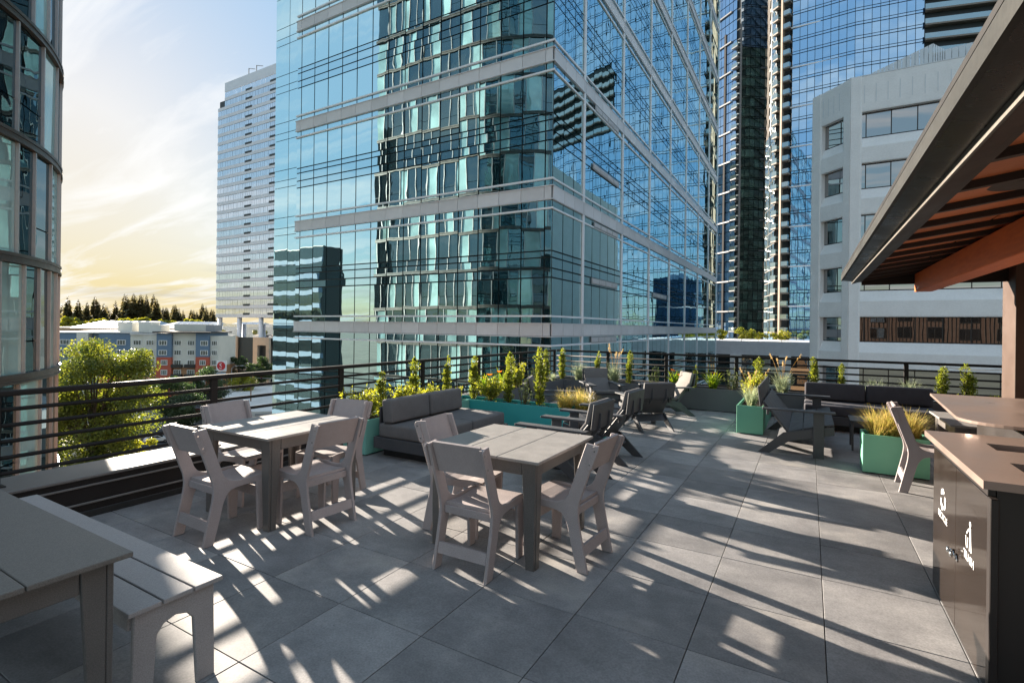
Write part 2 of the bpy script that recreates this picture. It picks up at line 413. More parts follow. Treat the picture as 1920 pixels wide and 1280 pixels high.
M['carwhite'] = simple('white_car_paint', (0.72, 0.72, 0.72), 0.3, var=0.02, spec=0.6, coat=0.5)
M['cardark'] = simple('dark_car_paint', (0.03, 0.035, 0.05), 0.3, var=0.02, spec=0.6, coat=0.5)
M['carglass'] = simple('car_glass', (0.01, 0.012, 0.014), 0.08, spec=0.8)
M['rubber'] = simple('rubber', (0.015, 0.015, 0.015), 0.8)
M['pole'] = simple('weathered_wood_pole', (0.26, 0.15, 0.085), 0.85, var=0.25, nscale=4, vec=(3, 3, 0.3))
M['signred'] = simple('sign_red', (0.55, 0.02, 0.03), 0.5)
M['signbrown'] = simple('sign_brown', (0.14, 0.03, 0.02), 0.5)
M['barmetal'] = simple('tower_bar_metal', (0.13, 0.14, 0.155), 0.5, var=0.05)
M['grey'] = simple('grey_paint', (0.3, 0.31, 0.33), 0.55)
# plants
M['box_leaf'] = leaf_mat('boxwood_leaf', (0.030, 0.055, 0.012), (0.25, 0.26, 0.04), 0.45, sc_=34)
M['bush_leaf'] = leaf_mat('nandina_leaf', (0.07, 0.10, 0.016), (0.36, 0.34, 0.05), 0.5, sc_=30)
M['rose_leaf'] = leaf_mat('rosemary_leaf', (0.06, 0.095, 0.035), (0.16, 0.19, 0.06), 0.4)
M['oat_leaf'] = leaf_mat('blue_oat_leaf', (0.16, 0.21, 0.14), (0.36, 0.38, 0.22), 0.4)
M['lily_leaf'] = leaf_mat('daylily_leaf', (0.09, 0.16, 0.018), (0.30, 0.34, 0.04), 0.5, sc_=6)
M['sedge_leaf'] = leaf_mat('sedge_leaf', (0.16, 0.20, 0.03), (0.60, 0.42, 0.18), 0.45, sc_=26)
M['straw'] = leaf_mat('straw', (0.36, 0.26, 0.12), (0.50, 0.38, 0.20), 0.4)
M['flower'] = leaf_mat('orange_flower', (0.70, 0.16, 0.02), (0.85, 0.30, 0.03), 0.4)
M['stem'] = simple('woody_stem', (0.10, 0.065, 0.04), 0.9, var=0.2)
M['tree_leaf'] = leaf_mat('maple_leaf', (0.045, 0.075, 0.016), (0.22, 0.22, 0.035), 0.45, sc_=0.55)
M['tree_dark'] = leaf_mat('dark_tree_leaf', (0.025, 0.048, 0.018), (0.06, 0.09, 0.028), 0.35, sc_=0.55)
M['tree_lime'] = leaf_mat('lime_tree_leaf', (0.13, 0.15, 0.018), (0.34, 0.31, 0.04), 0.45, sc_=0.55)
M['conifer'] = leaf_mat('conifer_needles', (0.05, 0.058, 0.028), (0.20, 0.16, 0.075), 0.5, sc_=0.35)
M['bark'] = simple('bark', (0.09, 0.065, 0.045), 0.95, var=0.3, nscale=3)

# ------------------------------------------------------------------ mesh helpers
class B:
    """collects shapes and links them as ONE mesh object"""
    def __init__(s): s.v = []; s.f = []; s.mi = []; s.cur = 0
    def add(s, vs, fs, mx=None):
        o = len(s.v)
        if mx is not None: vs = [tuple(mx @ Vector(v)) for v in vs]
        s.v += [tuple(v) for v in vs]
        s.f += [tuple(i + o for i in f) for f in fs]
        s.mi += [s.cur] * len(fs)
        return s
    def box(s, x0, x1, y0, y1, z0, z1, mx=None, ch=0.0):
        if ch <= 0:
            vs = [(x, y, z) for z in (z0, z1) for y in (y0, y1) for x in (x0, x1)]
            fs = [(0, 2, 3, 1), (4, 5, 7, 6), (0, 1, 5, 4), (2, 6, 7, 3), (0, 4, 6, 2), (1, 3, 7, 5)]
            return s.add(vs, fs, mx)
        return s.rbox(x0, x1, y0, y1, z0, z1, ch, 1, mx)
    def rbox(s, x0, x1, y0, y1, z0, z1, r, seg=2, mx=None):
        bm = bmesh.new()
        bmesh.ops.create_cube(bm, size=1)
        for v in bm.verts:
            v.co = Vector(((x0 + x1) / 2 + v.co.x * (x1 - x0), (y0 + y1) / 2 + v.co.y * (y1 - y0), (z0 + z1) / 2 + v.co.z * (z1 - z0)))
        bmesh.ops.bevel(bm, geom=list(bm.edges), offset=r, segments=seg, profile=0.5, affect='EDGES')
        s.frombm(bm, mx)
        return s
    def frombm(s, bm, mx=None):
        bm.verts.index_update()
        s.add([tuple(v.co) for v in bm.verts], [tuple(v.index for v in f.verts) for f in bm.faces], mx)
        bm.free()
    def prism(s, poly, t, ch=0.0, mx=None):
        """polygon in local x,z extruded along local y by t (centred)"""
        area = sum(poly[i][0] * poly[(i + 1) % len(poly)][1] - poly[(i + 1) % len(poly)][0] * poly[i][1] for i in range(len(poly)))
        if area < 0: poly = poly[::-1]
        n = len(poly)
        def inset(c):
            res = []
            for i in range(n):
                a = Vector(poly[i - 1]); b = Vector(poly[i]); d = Vector(poly[(i + 1) % n])
                e1 = (b - a).normalized(); e2 = (d - b).normalized()
                n1 = Vector((-e1.y, e1.x)); n2 = Vector((-e2.y, e2.x))
                bis = n1 + n2
                k = bis.length_squared
                res.append(b + bis * (2 * c / k) if k > 0.2 else b + n1 * c)
            return [tuple(q) for q in res]
        ins = inset(ch) if ch > 0 else None
        layers = [(ins, -t / 2), (poly, -t / 2 + ch), (poly, t / 2 - ch), (ins, t / 2)] if ch > 0 else [(poly, -t / 2), (poly, t / 2)]
        vs = []; fs = []
        for pl, y in layers: vs += [(p[0], y, p[1]) for p in pl]
        L = len(layers)
        for k in range(L - 1):
            for i in range(n):
                j = (i + 1) % n
                fs.append((k * n + i, k * n + j, (k + 1) * n + j, (k + 1) * n + i))
        fs.append(tuple(range(n)))
        fs.append(tuple((L - 1) * n + i for i in range(n))[::-1])
        fs = [f[::-1] for f in fs] if True else fs
        return s.add(vs, fs, mx)
    def tube(s, pts, r, n=8, r1=None, cap=True, mx=None):
        pts = [Vector(p) for p in pts]
        vs = []; fs = []
        m_ = len(pts)
        for i, p in enumerate(pts):
            d = (pts[min(i + 1, m_ - 1)] - pts[max(i - 1, 0)]).normalized()
            a = Vector((0, 0, 1)) if abs(d.z) < 0.9 else Vector((1, 0, 0))
            x = d.cross(a).normalized(); y = d.cross(x).normalized()
            rr = r if r1 is None else r + (r1 - r) * i / (m_ - 1)
            for k in range(n):
                q = 2 * PI * k / n
                vs.append(tuple(p + (x * math.cos(q) + y * math.sin(q)) * rr))
        for i in range(m_ - 1):
            for k in range(n):
                l = (k + 1) % n
                fs.append((i * n + k, i * n + l, (i + 1) * n + l, (i + 1) * n + k))
        if cap:
            fs.append(tuple(range(n))[::-1]); fs.append(tuple((m_ - 1) * n + k for k in range(n)))
        return s.add(vs, fs, mx)
    def quad(s, a, b, c, d): return s.add([a, b, c, d], [(0, 1, 2, 3)])
    def mesh(s, name, mats, smooth=False):
        me = bpy.data.meshes.new(name)
        me.from_pydata(s.v, [], s.f)
        if not isinstance(mats, (list, tuple)): mats = [mats]
        for q in mats: me.materials.append(q)
        if len(mats) > 1: me.polygons.foreach_set('material_index', s.mi)
        if smooth: me.polygons.foreach_set('use_smooth', [True] * len(me.polygons))
        me.update()
        return me
    def build(s, name, mats, parent=None, loc=(0, 0, 0), rotz=0, smooth=False):
        return place(s.mesh(name, mats, smooth), name, parent, loc, rotz)
def place(me, name, parent=None, loc=(0, 0, 0), rotz=0, rot=None):
    o = bpy.data.objects.new(name, me)
    COL.objects.link(o)
    o.location = loc
    o.rotation_euler = rot if rot is not None else (0, 0, rotz)
    if parent is not None: o.parent = parent
    return o
def tag(o, label=None, cat=None, group=None, kind=None):
    if label: o['label'] = label
    if cat: o['category'] = cat
    if group: o['group'] = group
    if kind: o['kind'] = kind
    return o
def thing(name, label, cat, loc=(0, 0, 0), rotz=0, group=None, scale=1.0):
    o = bpy.data.objects.new(name, None)
    COL.objects.link(o)
    o.empty_display_size = 0.1
    o.location = loc; o.rotation_euler = (0, 0, rotz); o.scale = (scale,) * 3
    return tag(o, label, cat, group)
KIDS = {}
def kids(o): return [c for c in bpy.data.objects if c.parent == o]
def dup(root, loc, rotz, label, group=None, scale=None):
    def rec(o, parent):
        c = o.copy()
        COL.objects.link(c)
        c.parent = parent
        for k in KIDS.get(o.name, ()): rec(k, c)
        return c
    if root.name not in KIDS:
        def cache(o):
            KIDS[o.name] = kids(o)
            for k in KIDS[o.name]: cache(k)
        cache(root)
    r = rec(root, None)
    r.location = loc; r.rotation_euler = (0, 0, rotz)
    if scale: r.scale = (scale,) * 3 if not isinstance(scale, tuple) else scale
    r['label'] = label
    if group: r['group'] = group
    return r
def struct(name, b, mt, label=None):
    o = b.build(name, mt)
    o['kind'] = 'structure'
    if label: o['label'] = label
    return o
def text_mesh(txt, size, depth=0.0, align='CENTER'):
    cu_ = bpy.data.curves.new('lettering', 'FONT')
    cu_.body = txt; cu_.size = size; cu_.extrude = depth; cu_.align_x = align; cu_.resolution_u = 3
    o = bpy.data.objects.new('lettering', cu_)
    COL.objects.link(o)
    dg = bpy.context.evaluated_depsgraph_get()
    me = bpy.data.meshes.new_from_object(o.evaluated_get(dg))
    bpy.data.objects.remove(o)
    return me

# ------------------------------------------------------------------ terrace floor
T = 0.6097
OX, OY = -2.958, 2.087
DX0, DX1, DY0, DY1 = -5.16, 4.6, -2.2, 11.22
b = B(); b.box(DX0 - 0.6, DX1 + 0.4, DY0 - 0.4, DY1 + 0.6, -0.40, -0.035)
deck = struct('terrace_floor', b, M['void'])
tile_cache = {}
def tile(x0, x1, y0, y1):
    w, h = x1 - x0, y1 - y0
    key = (round(w, 3), round(h, 3))
    if key not in tile_cache:
        q = B(); q.rbox(-w / 2, w / 2, -h / 2, h / 2, -0.03, 0.0, 0.0016, 1)
        tile_cache[key] = q.mesh('tile', M['tile'])
    place(tile_cache[key], 'tile', deck, ((x0 + x1) / 2, (y0 + y1) / 2, random.uniform(-0.0007, 0.0007)))
G_ = 0.0022
i = math.floor((DX0 - OX) / T)
while OX + i * T < DX1:
    x0 = max(DX0, OX + i * T); x1 = min(DX1, OX + (i + 1) * T)
    j = math.floor((DY0 - OY) / T)
    while OY + j * T < DY1:
        y0 = max(DY0, OY + j * T); y1 = min(DY1, OY + (j + 1) * T)
        if x1 - x0 > 0.03 and y1 - y0 > 0.03:
            tile(x0 + G_, x1 - G_, y0 + G_, y1 - G_)
        j += 1
    i += 1
b = B(); b.box(-5.7, 5.0, -12, 11.75, -22, -0.41)
struct('terrace_building', b, M['brownwall'])

# ------------------------------------------------------------------ parapets and railings
def parapet(name, label, along, c_in, c_out, a0, a1):
    """low metal clad wall; along = 'y' (left edge) or 'x' (far edge); c_in / c_out are its two faces"""
    t = thing(name, label, 'parapet', (0, 0, 0))
    s = 1 if c_out > c_in else -1
    def bx(q, ca, cb, aa, ab, z0, z1, ch=0.0):
        ca, cb = min(ca, cb), max(ca, cb)
        if along == 'y': q.box(ca, cb, aa, ab, z0, z1, ch=ch)
        else: q.box(aa, ab, ca, cb, z0, z1, ch=ch)
    q = B(); bx(q, c_in + s * 0.012, c_out - s * 0.01, a0, a1, -0.02, 0.318); q.build('wall_core', M['bronze'], t)
    q = B(); bx(q, c_in - s * 0.006, c_in + s * 0.011, a0, a1, 0.0, 0.055, 0.004); q.build('kickplate', M['black'], t)
    for z in (0.112, 0.255):
        q = B(); bx(q, c_in - s * 0.010, c_in + s * 0.0115, a0, a1, z, z + 0.016, 0.004); q.build('trim_strip', M['cap'], t)
    q = B(); L = a1 - a0; n = max(1, round(L / 2.9))
    for k in range(n):
        q = B(); bx(q, c_in - s * 0.012, c_out, a0 + L * k / n + 0.0015, a0 + L * (k + 1) / n - 0.0015, 0.319, 0.347, 0.007); q.build('coping_cap', M['cap'], t)
    return t
parapet('parapet_wall', 'low bronze metal parapet with pale coping under the long left railing', 'y', -5.162, -5.66, -2.4, 11.22)
parapet('parapet_wall', 'low bronze metal parapet running behind the far planters', 'x', 11.222, 11.72, -5.66, 3.4)

BARS = (0.935, 0.812, 0.688, 0.564, 0.442, 0.388)
def railing(name, label, along, c, a0, a1, posts, ztop=1.083):
    t = thing(name, label, 'railing', (0, 0, 0))
    def bx(q, ca, cb, aa, ab, z0, z1, ch=0.0):
        if along == 'y': q.box(ca, cb, aa, ab, z0, z1, ch=ch)
        else: q.box(aa, ab, ca, cb, z0, z1, ch=ch)
    for p in posts:
        q = B(); bx(q, c - 0.022, c + 0.022, p - 0.034, p + 0.034, 0.3475, ztop - 0.046, 0.004)
        bx(q, c - 0.05, c + 0.05, p - 0.06, p + 0.06, 0.3472, 0.356, 0.003)
        q.build('post', M['bronze'], t)
    q = B()
    if along == 'y': q.rbox(c - 0.032, c + 0.032, a0, a1, ztop - 0.045, ztop, 0.012, 3)
    else: q.rbox(a0, a1, c - 0.032, c + 0.032, ztop - 0.045, ztop, 0.012, 3)
    q.build('top_rail', M['bronze'], t, smooth=False)
    for z in BARS[:5]:
        q = B()
        if along == 'y': q.tube([(c, a0, z), (c, a1, z)], 0.0165, 8)
        else: q.tube([(a0, c, z), (a1, c, z)], 0.0165, 8)
        q.build('bar', M['bronze'], t, smooth=True)
    return t
railing('metal_railing', 'black metal railing with round bars along the left edge of the terrace', 'y', -5.36, -2.4, 11.36,
        (-1.95, -0.25, 1.40, 3.06, 4.74, 6.40, 8.02, 9.65, 11.33))
railing('metal_railing', 'black metal railing across the far edge of the terrace', 'x', 11.40, -5.33, 2.92,
        (-4.02, -2.69, -1.275, 0.12, 1.505, 2.88))

# ------------------------------------------------------------------ dining chairs and tables
def arc(cx, cz, r, a0, a1, n): return [(cx + r * math.cos(R(a0 + (a1 - a0) * k / n)), cz + r * math.sin(R(a0 + (a1 - a0) * k / n))) for k in range(n + 1)]
def smooth_poly(pts, n=2):
    """Chaikin corner cutting on points flagged smooth (third value 1)"""
    for _ in range(n):
        o = []
        L = len(pts)
        for i in range(L):
            p, q, s = pts[i - 1], pts[i], pts[(i + 1) % L]
            if q[2]:
                o.append((q[0] * .75 + p[0] * .25, q[1] * .75 + p[1] * .25, 1)); o.append((q[0] * .75 + s[0] * .25, q[1] * .75 + s[1] * .25, 1))
            else: o.append(q)
        pts = o
    return [(p[0], p[1]) for p in pts]
CH_SIDE = smooth_poly([(0, 0, 0), (.078, 0, 0), (.125, .18, 1), (.150, .30, 1), (.195, .375, 1), (.30, .385, 1), (.405, .383, 0), (.425, 0, 0), (.495, 0, 0), (.508, .432, 0),
                       (.42, .440, 1), (.30, .432, 1), (.215, .437, 1), (.155, .475, 1), (.125, .56, 1), (.018, .862, 0), (-.070, .852, 0), (.040, .53, 1), (.075, .43, 1), (.070, .33, 1), (.042, .20, 1)])
CW = 0.43
def make_chair(label, mt):
    t = thing('dining_chair', label, 'chair', group='dining chairs on the terrace')
    for s in (-1, 1):
        q = B(); q.prism(CH_SIDE, 0.024, 0.004); q.build('side_frame', mt, t, (0, s * (CW / 2 - 0.012), 0))
    # seat: dished plate between the sides
    q = B()
    prof = [(.118, .428), (.18, .418), (.27, .411), (.36, .414), (.44, .424), (.522, .428)]
    poly = prof + [(x, z - 0.021) for x, z in prof[::-1]]
    q.prism(poly, CW - 0.050, 0.003); q.build('seat', mt, t)
    # backrest panel
    q = B()
    q.prism([(.030, .655), (.047, .660), (-.030, .868), (-.047, .862)], CW - 0.052, 0.004); q.build('backrest', mt, t)
    q = B(); q.prism([(.028, .105), (.046, .105), (.060, .175), (.042, .175)], CW - 0.051, 0.003); q.build('rear_stretcher', mt, t)
    q = B(); q.box(.440, .460, -CW / 2 + .026, CW / 2 - .026, .25, .33, ch=.003); q.build('front_stretcher', mt, t)
    q = B(); q.box(.105, .124, -CW / 2 + .026, CW / 2 - .026, .35, .404, ch=.003); q.build('seat_rail', mt, t)
    for s in (-1, 1):
        ang = math.atan2(-0.077, 0.208)
        mx = Matrix.Translation((-0.030, s * (CW / 2 + 0.0055), .772)) @ Matrix.Rotation(ang, 4, 'Y')
        pl = arc(0, .065, .022, 0, 180, 6) + arc(0, -.065, .022, 180, 360, 6)
        q = B(); q.prism(pl, 0.011, 0.002, mx); br = q.build('bracket', mt, t)
        q = B()
        for dz in (-.05, .05):
            q.tube([tuple(mx @ Vector((0, s * .0055, dz))), tuple(mx @ Vector((0, s * .0085, dz)))], .006, 8)
        q.build('bolt', M['steel'], br)
    return t
def chair_at(first, x, y, deg, label):
    """x, y is the point on the floor midway between the two rear feet"""
    if not first.get('used'):
        first['used'] = 1; first.location = (x, y, 0); first.rotation_euler = (0, 0, R(deg)); first['label'] = label
        return first
    return dup(first, (x, y, 0), R(deg), label)
c0 = make_chair('taupe dining chair', M['taupe'])
chair_at(c0, -3.96, 2.077, 89, 'taupe dining chair at near left corner of the railing table, back to the viewer')
chair_at(c0, -3.25, 2.834, 176, 'taupe dining chair on the right side of the table beside the railing')
chair_at(c0, -4.82, 2.89, 5, 'taupe dining chair between the left railing and its table')
chair_at(c0, -4.01, 3.66, -80, 'taupe dining chair on the far side of the railing table, facing the viewer')
chair_at(c0, -1.948, 2.70, 91, 'taupe dining chair nearest the viewer at the bare charcoal middle table')
chair_at(c0, -1.225, 3.37, 176, 'taupe dining chair on the right of the middle table with sunlit seat')
chair_at(c0, -2.68, 3.40, 6, 'taupe dining chair between the grey two seat sofa and the middle table')
chair_at(c0, 0.808, 6.66, -2, 'taupe dining chair beside the long green planter of yellow grass')

def make_table(label, mt, W=0.955, L=0.98, planks=3, loc=(0, 0, 0), along='y', grp='square dining tables', zt=0.74, top='tabletop_lit'):
    """origin at floor under the low x, low y corner; planks run along y or x"""
    t = thing('dining_table', label, 'table', loc, 0, grp)
    span = W if along == 'y' else L
    for k in range(planks):
        a, c = span * k / planks + (0.0022 if k else 0), span * (k + 1) / planks - (0.0022 if k < planks - 1 else 0)
        q = B()
        if along == 'y': q.rbox(a, c, 0, L, zt - 0.020, zt, 0.0035, 2)
        else: q.rbox(0, W, a, c, zt - 0.020, zt, 0.0035, 2)
        q.build('plank', M[top], t)
    o = 0.045
    for x, sx in ((o, 1), (W - o, -1)):
        for y, sy in ((o, 1), (L - o, -1)):
            q = B()
            q.prism([(0, zt - .022), (sx * .105, zt - .022), (sx * .068, 0), (0.006 * sx, 0)], .022, .003, Matrix.Translation((x, y + sy * .011, 0)))
            q.prism([(.0235, zt - .022), (.105, zt - .022), (.068, 0), (.0235, 0)], .022, .003,
                    Matrix.Translation((x + sx * .011, y, 0)) @ (Matrix.Rotation(R(90), 4, 'Z') if sy > 0 else Matrix.Rotation(R(-90), 4, 'Z')))
            q.build('leg', mt, t)
    for y in (o + .013, L - o - .013):
        q = B(); q.box(o + .106, W - o - .106, y - .010, y + .010, zt - .115, zt - .0215, ch=.003); q.build('apron', mt, t)
    for x in (o + .013, W - o - .013):
        q = B(); q.box(x - .010, x + .010, o + .106, L - o - .106, zt - .115, zt - .0215, ch=.003); q.build('apron', mt, t)
    return t
t1 = make_table('sunlit square dining table with four taupe chairs beside the left railing', M['charboard'], loc=(-4.53, 2.458, 0))
t2 = dup(t1, (-2.465, 2.968, 0), 0, 'charcoal square dining table in the middle of the terrace with three chairs')
t3 = dup(t1, (1.17, 6.30, 0), 0, 'dark square table in the shade behind the brown counter')
make_table('long brown dining table cut off by the left edge of the picture', M['charboard'], top='browntop', W=1.86, L=0.94, loc=(-4.10, 0.04, 0), along='x', grp=None)

# bench
t = thing('bench', 'long pale taupe slatted bench beside the brown table at lower left', 'bench', (-4.52, 1.012, 0))
BW, BL = 0.385, 2.17
for k in range(3):
    a = BW * k / 3 + (0.004 if k else 0); c = BW * (k + 1) / 3 - (0.004 if k < 2 else 0)
    q = B(); q.rbox(0, BL, a, c, .428, .448, .0035, 2); q.build('slat', M['benchboard'], t)
endp = [(.022, 0), (.100, 0), (.118, .30), (.145, .335), (.19, .35), (.195, .35), (.24, .335), (.267, .30), (.285, 0), (.363, 0), (.355, .4265), (.03, .4265)]
for x in (.035, BL - .035):
    q = B(); q.prism(endp, .024, .004, Matrix.Translation((x, 0, 0)) @ Matrix.Rotation(R(90), 4, 'Z')); q.build('end_panel', M['benchboard'], t)
for y in (.028, BW - .028):
    q = B(); q.box(.049, BL - .049, y - .011, y + .011, .355, .4265, ch=.003); q.build('rail', M['benchboard'], t)

# ------------------------------------------------------------------ lounge chairs
LS = [(0, 0), (.135, 0), (.36, .175), (.63, .245), (.865, .305), (.865, .415), (.63, .365), (.30, .285)]
def cushion(q, p0, p1, th, w, mx=None, off=0.0):
    """padded slab lying on the line p0-p1 (x,z), th thick on the upper side, w wide along y"""
    a = Vector((p0[0], 0, p0[1])); c = Vector((p1[0], 0, p1[1])); d = (c - a); L = d.length; d.normalize()
    n = Vector((-d.z, 0, d.x))
    mt_ = Matrix(((d.x, 0, n.x, a.x), (0, 1, 0, off), (d.z, 0, n.z, a.z), (0, 0, 0, 1)))
    q.rbox(0, L, -w / 2, w / 2, 0.001, th, min(th * .42, .03), 3, mt_ if mx is None else mx @ mt_)
def board(q, p0, p1, th, w, off=0.0, ch=.004):
    a = Vector((p0[0], 0, p0[1])); c = Vector((p1[0], 0, p1[1])); d = (c - a); L = d.length; d.normalize()
    n = Vector((-d.z, 0, d.x))
    mt_ = Matrix(((d.x, 0, n.x, a.x), (0, 1, 0, off), (d.z, 0, n.z, a.z), (0, 0, 0, 1)))
    q.box(0, L, -w / 2, w / 2, -th, 0, mt_, ch)
def make_lounge(label, W, mt, cush=None, group=None):
    t = thing('lounge_chair', label, 'lounge chair', group=group)
    for s in (-1, 1):
        q = B(); q.prism(LS, .024, .003); q.build('side_plank', mt, t, (0, s * (W / 2 - .012), 0))
        q = B(); q.box(.635, .755, -.012, .012, 0, .574, ch=.003); q.build('front_leg', mt, t, (0, s * (W / 2 + .0125), 0))
        q = B(); q.box(.055, .875, -.062, .062, .5745, .598, ch=.004); q.build('arm', mt, t, (0, s * (W / 2 + .012), 0))
        q = B(); q.box(.10, .13, -.03, .03, .50, .574, ch=.003); q.build('arm_bracket', mt, t, (0, s * (W / 2 - .03), 0))
    pts = [(.862, .440), (.693, .404), (.685, .402), (.525, .356), (.517, .353), (.355, .302)]
    for k in range(3):
        q = B(); board(q, pts[2 * k + 1], pts[2 * k], .02, W - .052); q.build('seat_slat', mt, t)
    q = B(); board(q, (.340, .285), (.052, .655), .022, W - .056); q.build('back_panel', mt, t)
    q = B(); board(q, (.018, .598), (-.012, .862), .022, W - .02); q.build('headrest_panel', mt, t)
    for s in (-1, 1):
        q = B(); q.prism([(.060, .52), (.115, .47), (.050, .64), (.005, .76), (-.018, .76), (-.012, .62)], .022, .003); q.build('strut', mt, t, (0, s * W * .22, 0))
    q = B(); board(q, (.215, .170), (.338, .268), .02, W - .052); q.build('stretcher', mt, t)
    q = B(); q.box(.800, .822, -W / 2 + .026, W / 2 - .026, .29, .395, ch=.003); q.build('front_apron', mt, t)
    if cush:
        q = B(); cushion(q, (.350, .305), (.860, .442), .055, W - .075); q.build('seat_cushion', cush, t, smooth=True)
        q = B(); cushion(q, (.330, .335), (.075, .665), -.055 if False else .055, W - .08)
        # the back cushion lies on the front side of the panel
        q = B()
        a = Vector((.342, 0, .292)); c = Vector((.062, 0, .652)); d = (c - a).normalized(); L = (c - a).length; n = Vector((d.z, 0, -d.x))
        mt_ = Matrix(((d.x, 0, n.x, a.x), (0, 1, 0, 0), (d.z, 0, n.z, a.z), (0, 0, 0, 1)))
        q.rbox(.04, L, -(W - .08) / 2, (W - .08) / 2, .001, .055, .022, 3, mt_); q.build('back_cushion', cush, t, smooth=True)
        q = B()
        a = Vector((.062, 0, .640)); c = Vector((.010, 0, .868)); d = (c - a).normalized(); L = (c - a).length; n = Vector((d.z, 0, -d.x))
        mt_ = Matrix(((d.x, 0, n.x, a.x), (0, 1, 0, 0), (d.z, 0, n.z, a.z), (0, 0, 0, 1)))
        q.rbox(0, L, -(W - .06) / 2, (W - .06) / 2, .001, .058, .022, 3, mt_); q.build('head_cushion', cush, t, smooth=True)
        q = B(); q.tube([(-.005, -W * .30, .60), (-.045, -W * .12, .585), (-.045, W * .12, .585), (-.005, W * .30, .60)], .006, 6); q.build('strap', M['black'], t)
    return t
LG = 'slate lounge chairs round the teal planter'
l0 = make_lounge('lounge', 0.55, M['slate'], M['cushion'], LG)
def lounge_at(x, y, deg, label, sca=1.0, first=l0):
    if not first.get('used'):
        first['used'] = 1; first.location = (x, y, 0); first.rotation_euler = (0, 0, R(deg)); first['label'] = label; first.scale = (sca,) * 3
        return first
    return dup(first, (x, y, 0), R(deg), label, None, (1, 1, sca) if sca != 1 else 1.0)
lounge_at(-1.81, 5.04, 178, 'slate lounge chair just behind the middle dining table, seen from behind')
lounge_at(-1.80, 6.15, 177, 'slate lounge chair second behind the middle table, its rear legs showing on the floor')
lounge_at(-2.00, 8.07, 134, 'slate lounge chair with its dark back squarely to the viewer, strap across it', 0.89)
lounge_at(-3.79, 9.95, -52, 'slate lounge chair facing the viewer in front of the far planters', 0.91)
lounge_at(-4.05, 7.55, 22, 'slate lounge chair half hidden by the shrubs of the long teal planter', 0.91)
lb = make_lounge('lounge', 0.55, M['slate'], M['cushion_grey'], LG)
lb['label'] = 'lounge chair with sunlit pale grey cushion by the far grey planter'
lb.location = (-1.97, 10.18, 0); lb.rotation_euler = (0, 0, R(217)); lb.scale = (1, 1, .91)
# settee
ls = make_lounge('settee', 1.80, M['slate'], None, None)
ls.name = 'lounge_settee'; ls['label'] = 'wide slate settee of bare boards without cushions beside the small green planter'; ls['category'] = 'settee'
ls.location = (-0.575, 8.47, 0)

# ------------------------------------------------------------------ sofas
def make_sofa(label, L, D, n_seat, cmat, fmat, loc, rotz, bx0, bx1, seat_z=.41, nb=2):
    """local: x along the length, y from front (0) to back (D)"""
    t = thing('sofa', label, 'sofa', loc, rotz)
    q = B(); q.box(.12, L - .12, .14, D - .06, 0, .105); q.build('plinth', M['black'], t)
    q = B(); q.box(0, L, 0, .024, .105, .245, ch=.004); q.build('front_board', fmat, t)
    q = B(); q.box(0, L, D - .024, D, .105, .245, ch=.004); q.build('back_board', fmat, t)
    for x in (0, L - .024):
        q = B(); q.box(x, x + .024, .0245, D - .0245, .105, .245, ch=.004); q.build('side_board', fmat, t)
    q = B(); q.box(.026, L - .026, .026, D - .026, .18, .236); q.build('seat_deck', fmat, t)
    for k in range(n_seat):
        a = .03 + (L - .06) * k / n_seat + .003; c = .03 + (L - .06) * (k + 1) / n_seat - .003
        q = B(); q.rbox(a, c, .03, D - .05, .2365, seat_z, .035, 4); q.build('seat_cushion', cmat, t, smooth=True)
    for k in range(nb):
        a = bx0 + (bx1 - bx0) * k / nb + .008; c = bx0 + (bx1 - bx0) * (k + 1) / nb - .008
        q = B(); q.rbox(a, c, D - .295, D - .12, seat_z + .001, seat_z + .295, .035, 4,
                        Matrix.Translation((0, D - .12, seat_z)) @ Matrix.Rotation(R(-5), 4, 'X') @ Matrix.Translation((0, -(D - .12), -seat_z)))
        q.build('back_cushion', cmat, t, smooth=True)
    q = B(); q.box(bx0 + .05, bx1 - .05, D - .045, D - .025, .2455, .60, ch=.004); q.build('back_support', fmat, t)
    return t
make_sofa('charcoal two cushion sofa with its back to the seafoam planter and the left railing', 1.66, .96, 2, M['cushion'], M['slate'], (-3.70, 4.64, 0), R(90), .02, 1.50)
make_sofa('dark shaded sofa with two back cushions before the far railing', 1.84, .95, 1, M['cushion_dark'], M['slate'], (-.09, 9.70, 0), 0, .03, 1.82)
# little table by the grass planter
t = thing('side_table', 'small dark side table between the far sofa and the green grass planter', 'side table', (.50, 8.30, 0))
for k in range(2):
    q = B(); q.box(0, .55, .003 + .26 * k, .257 + .26 * k, .39, .41, ch=.003); q.build('plank', M['slate'], t)
for x in (.03, .50):
    q = B(); q.prism([(.02, 0), (.09, 0), (.12, .30), (.40, .30), (.43, 0), (.50, 0), (.47, .389), (.05, .389)], .022, .003, Matrix.Translation((x, 0, 0)) @ Matrix.Rotation(R(90), 4, 'Z'))
    q.build('leg', M['slate'], t)

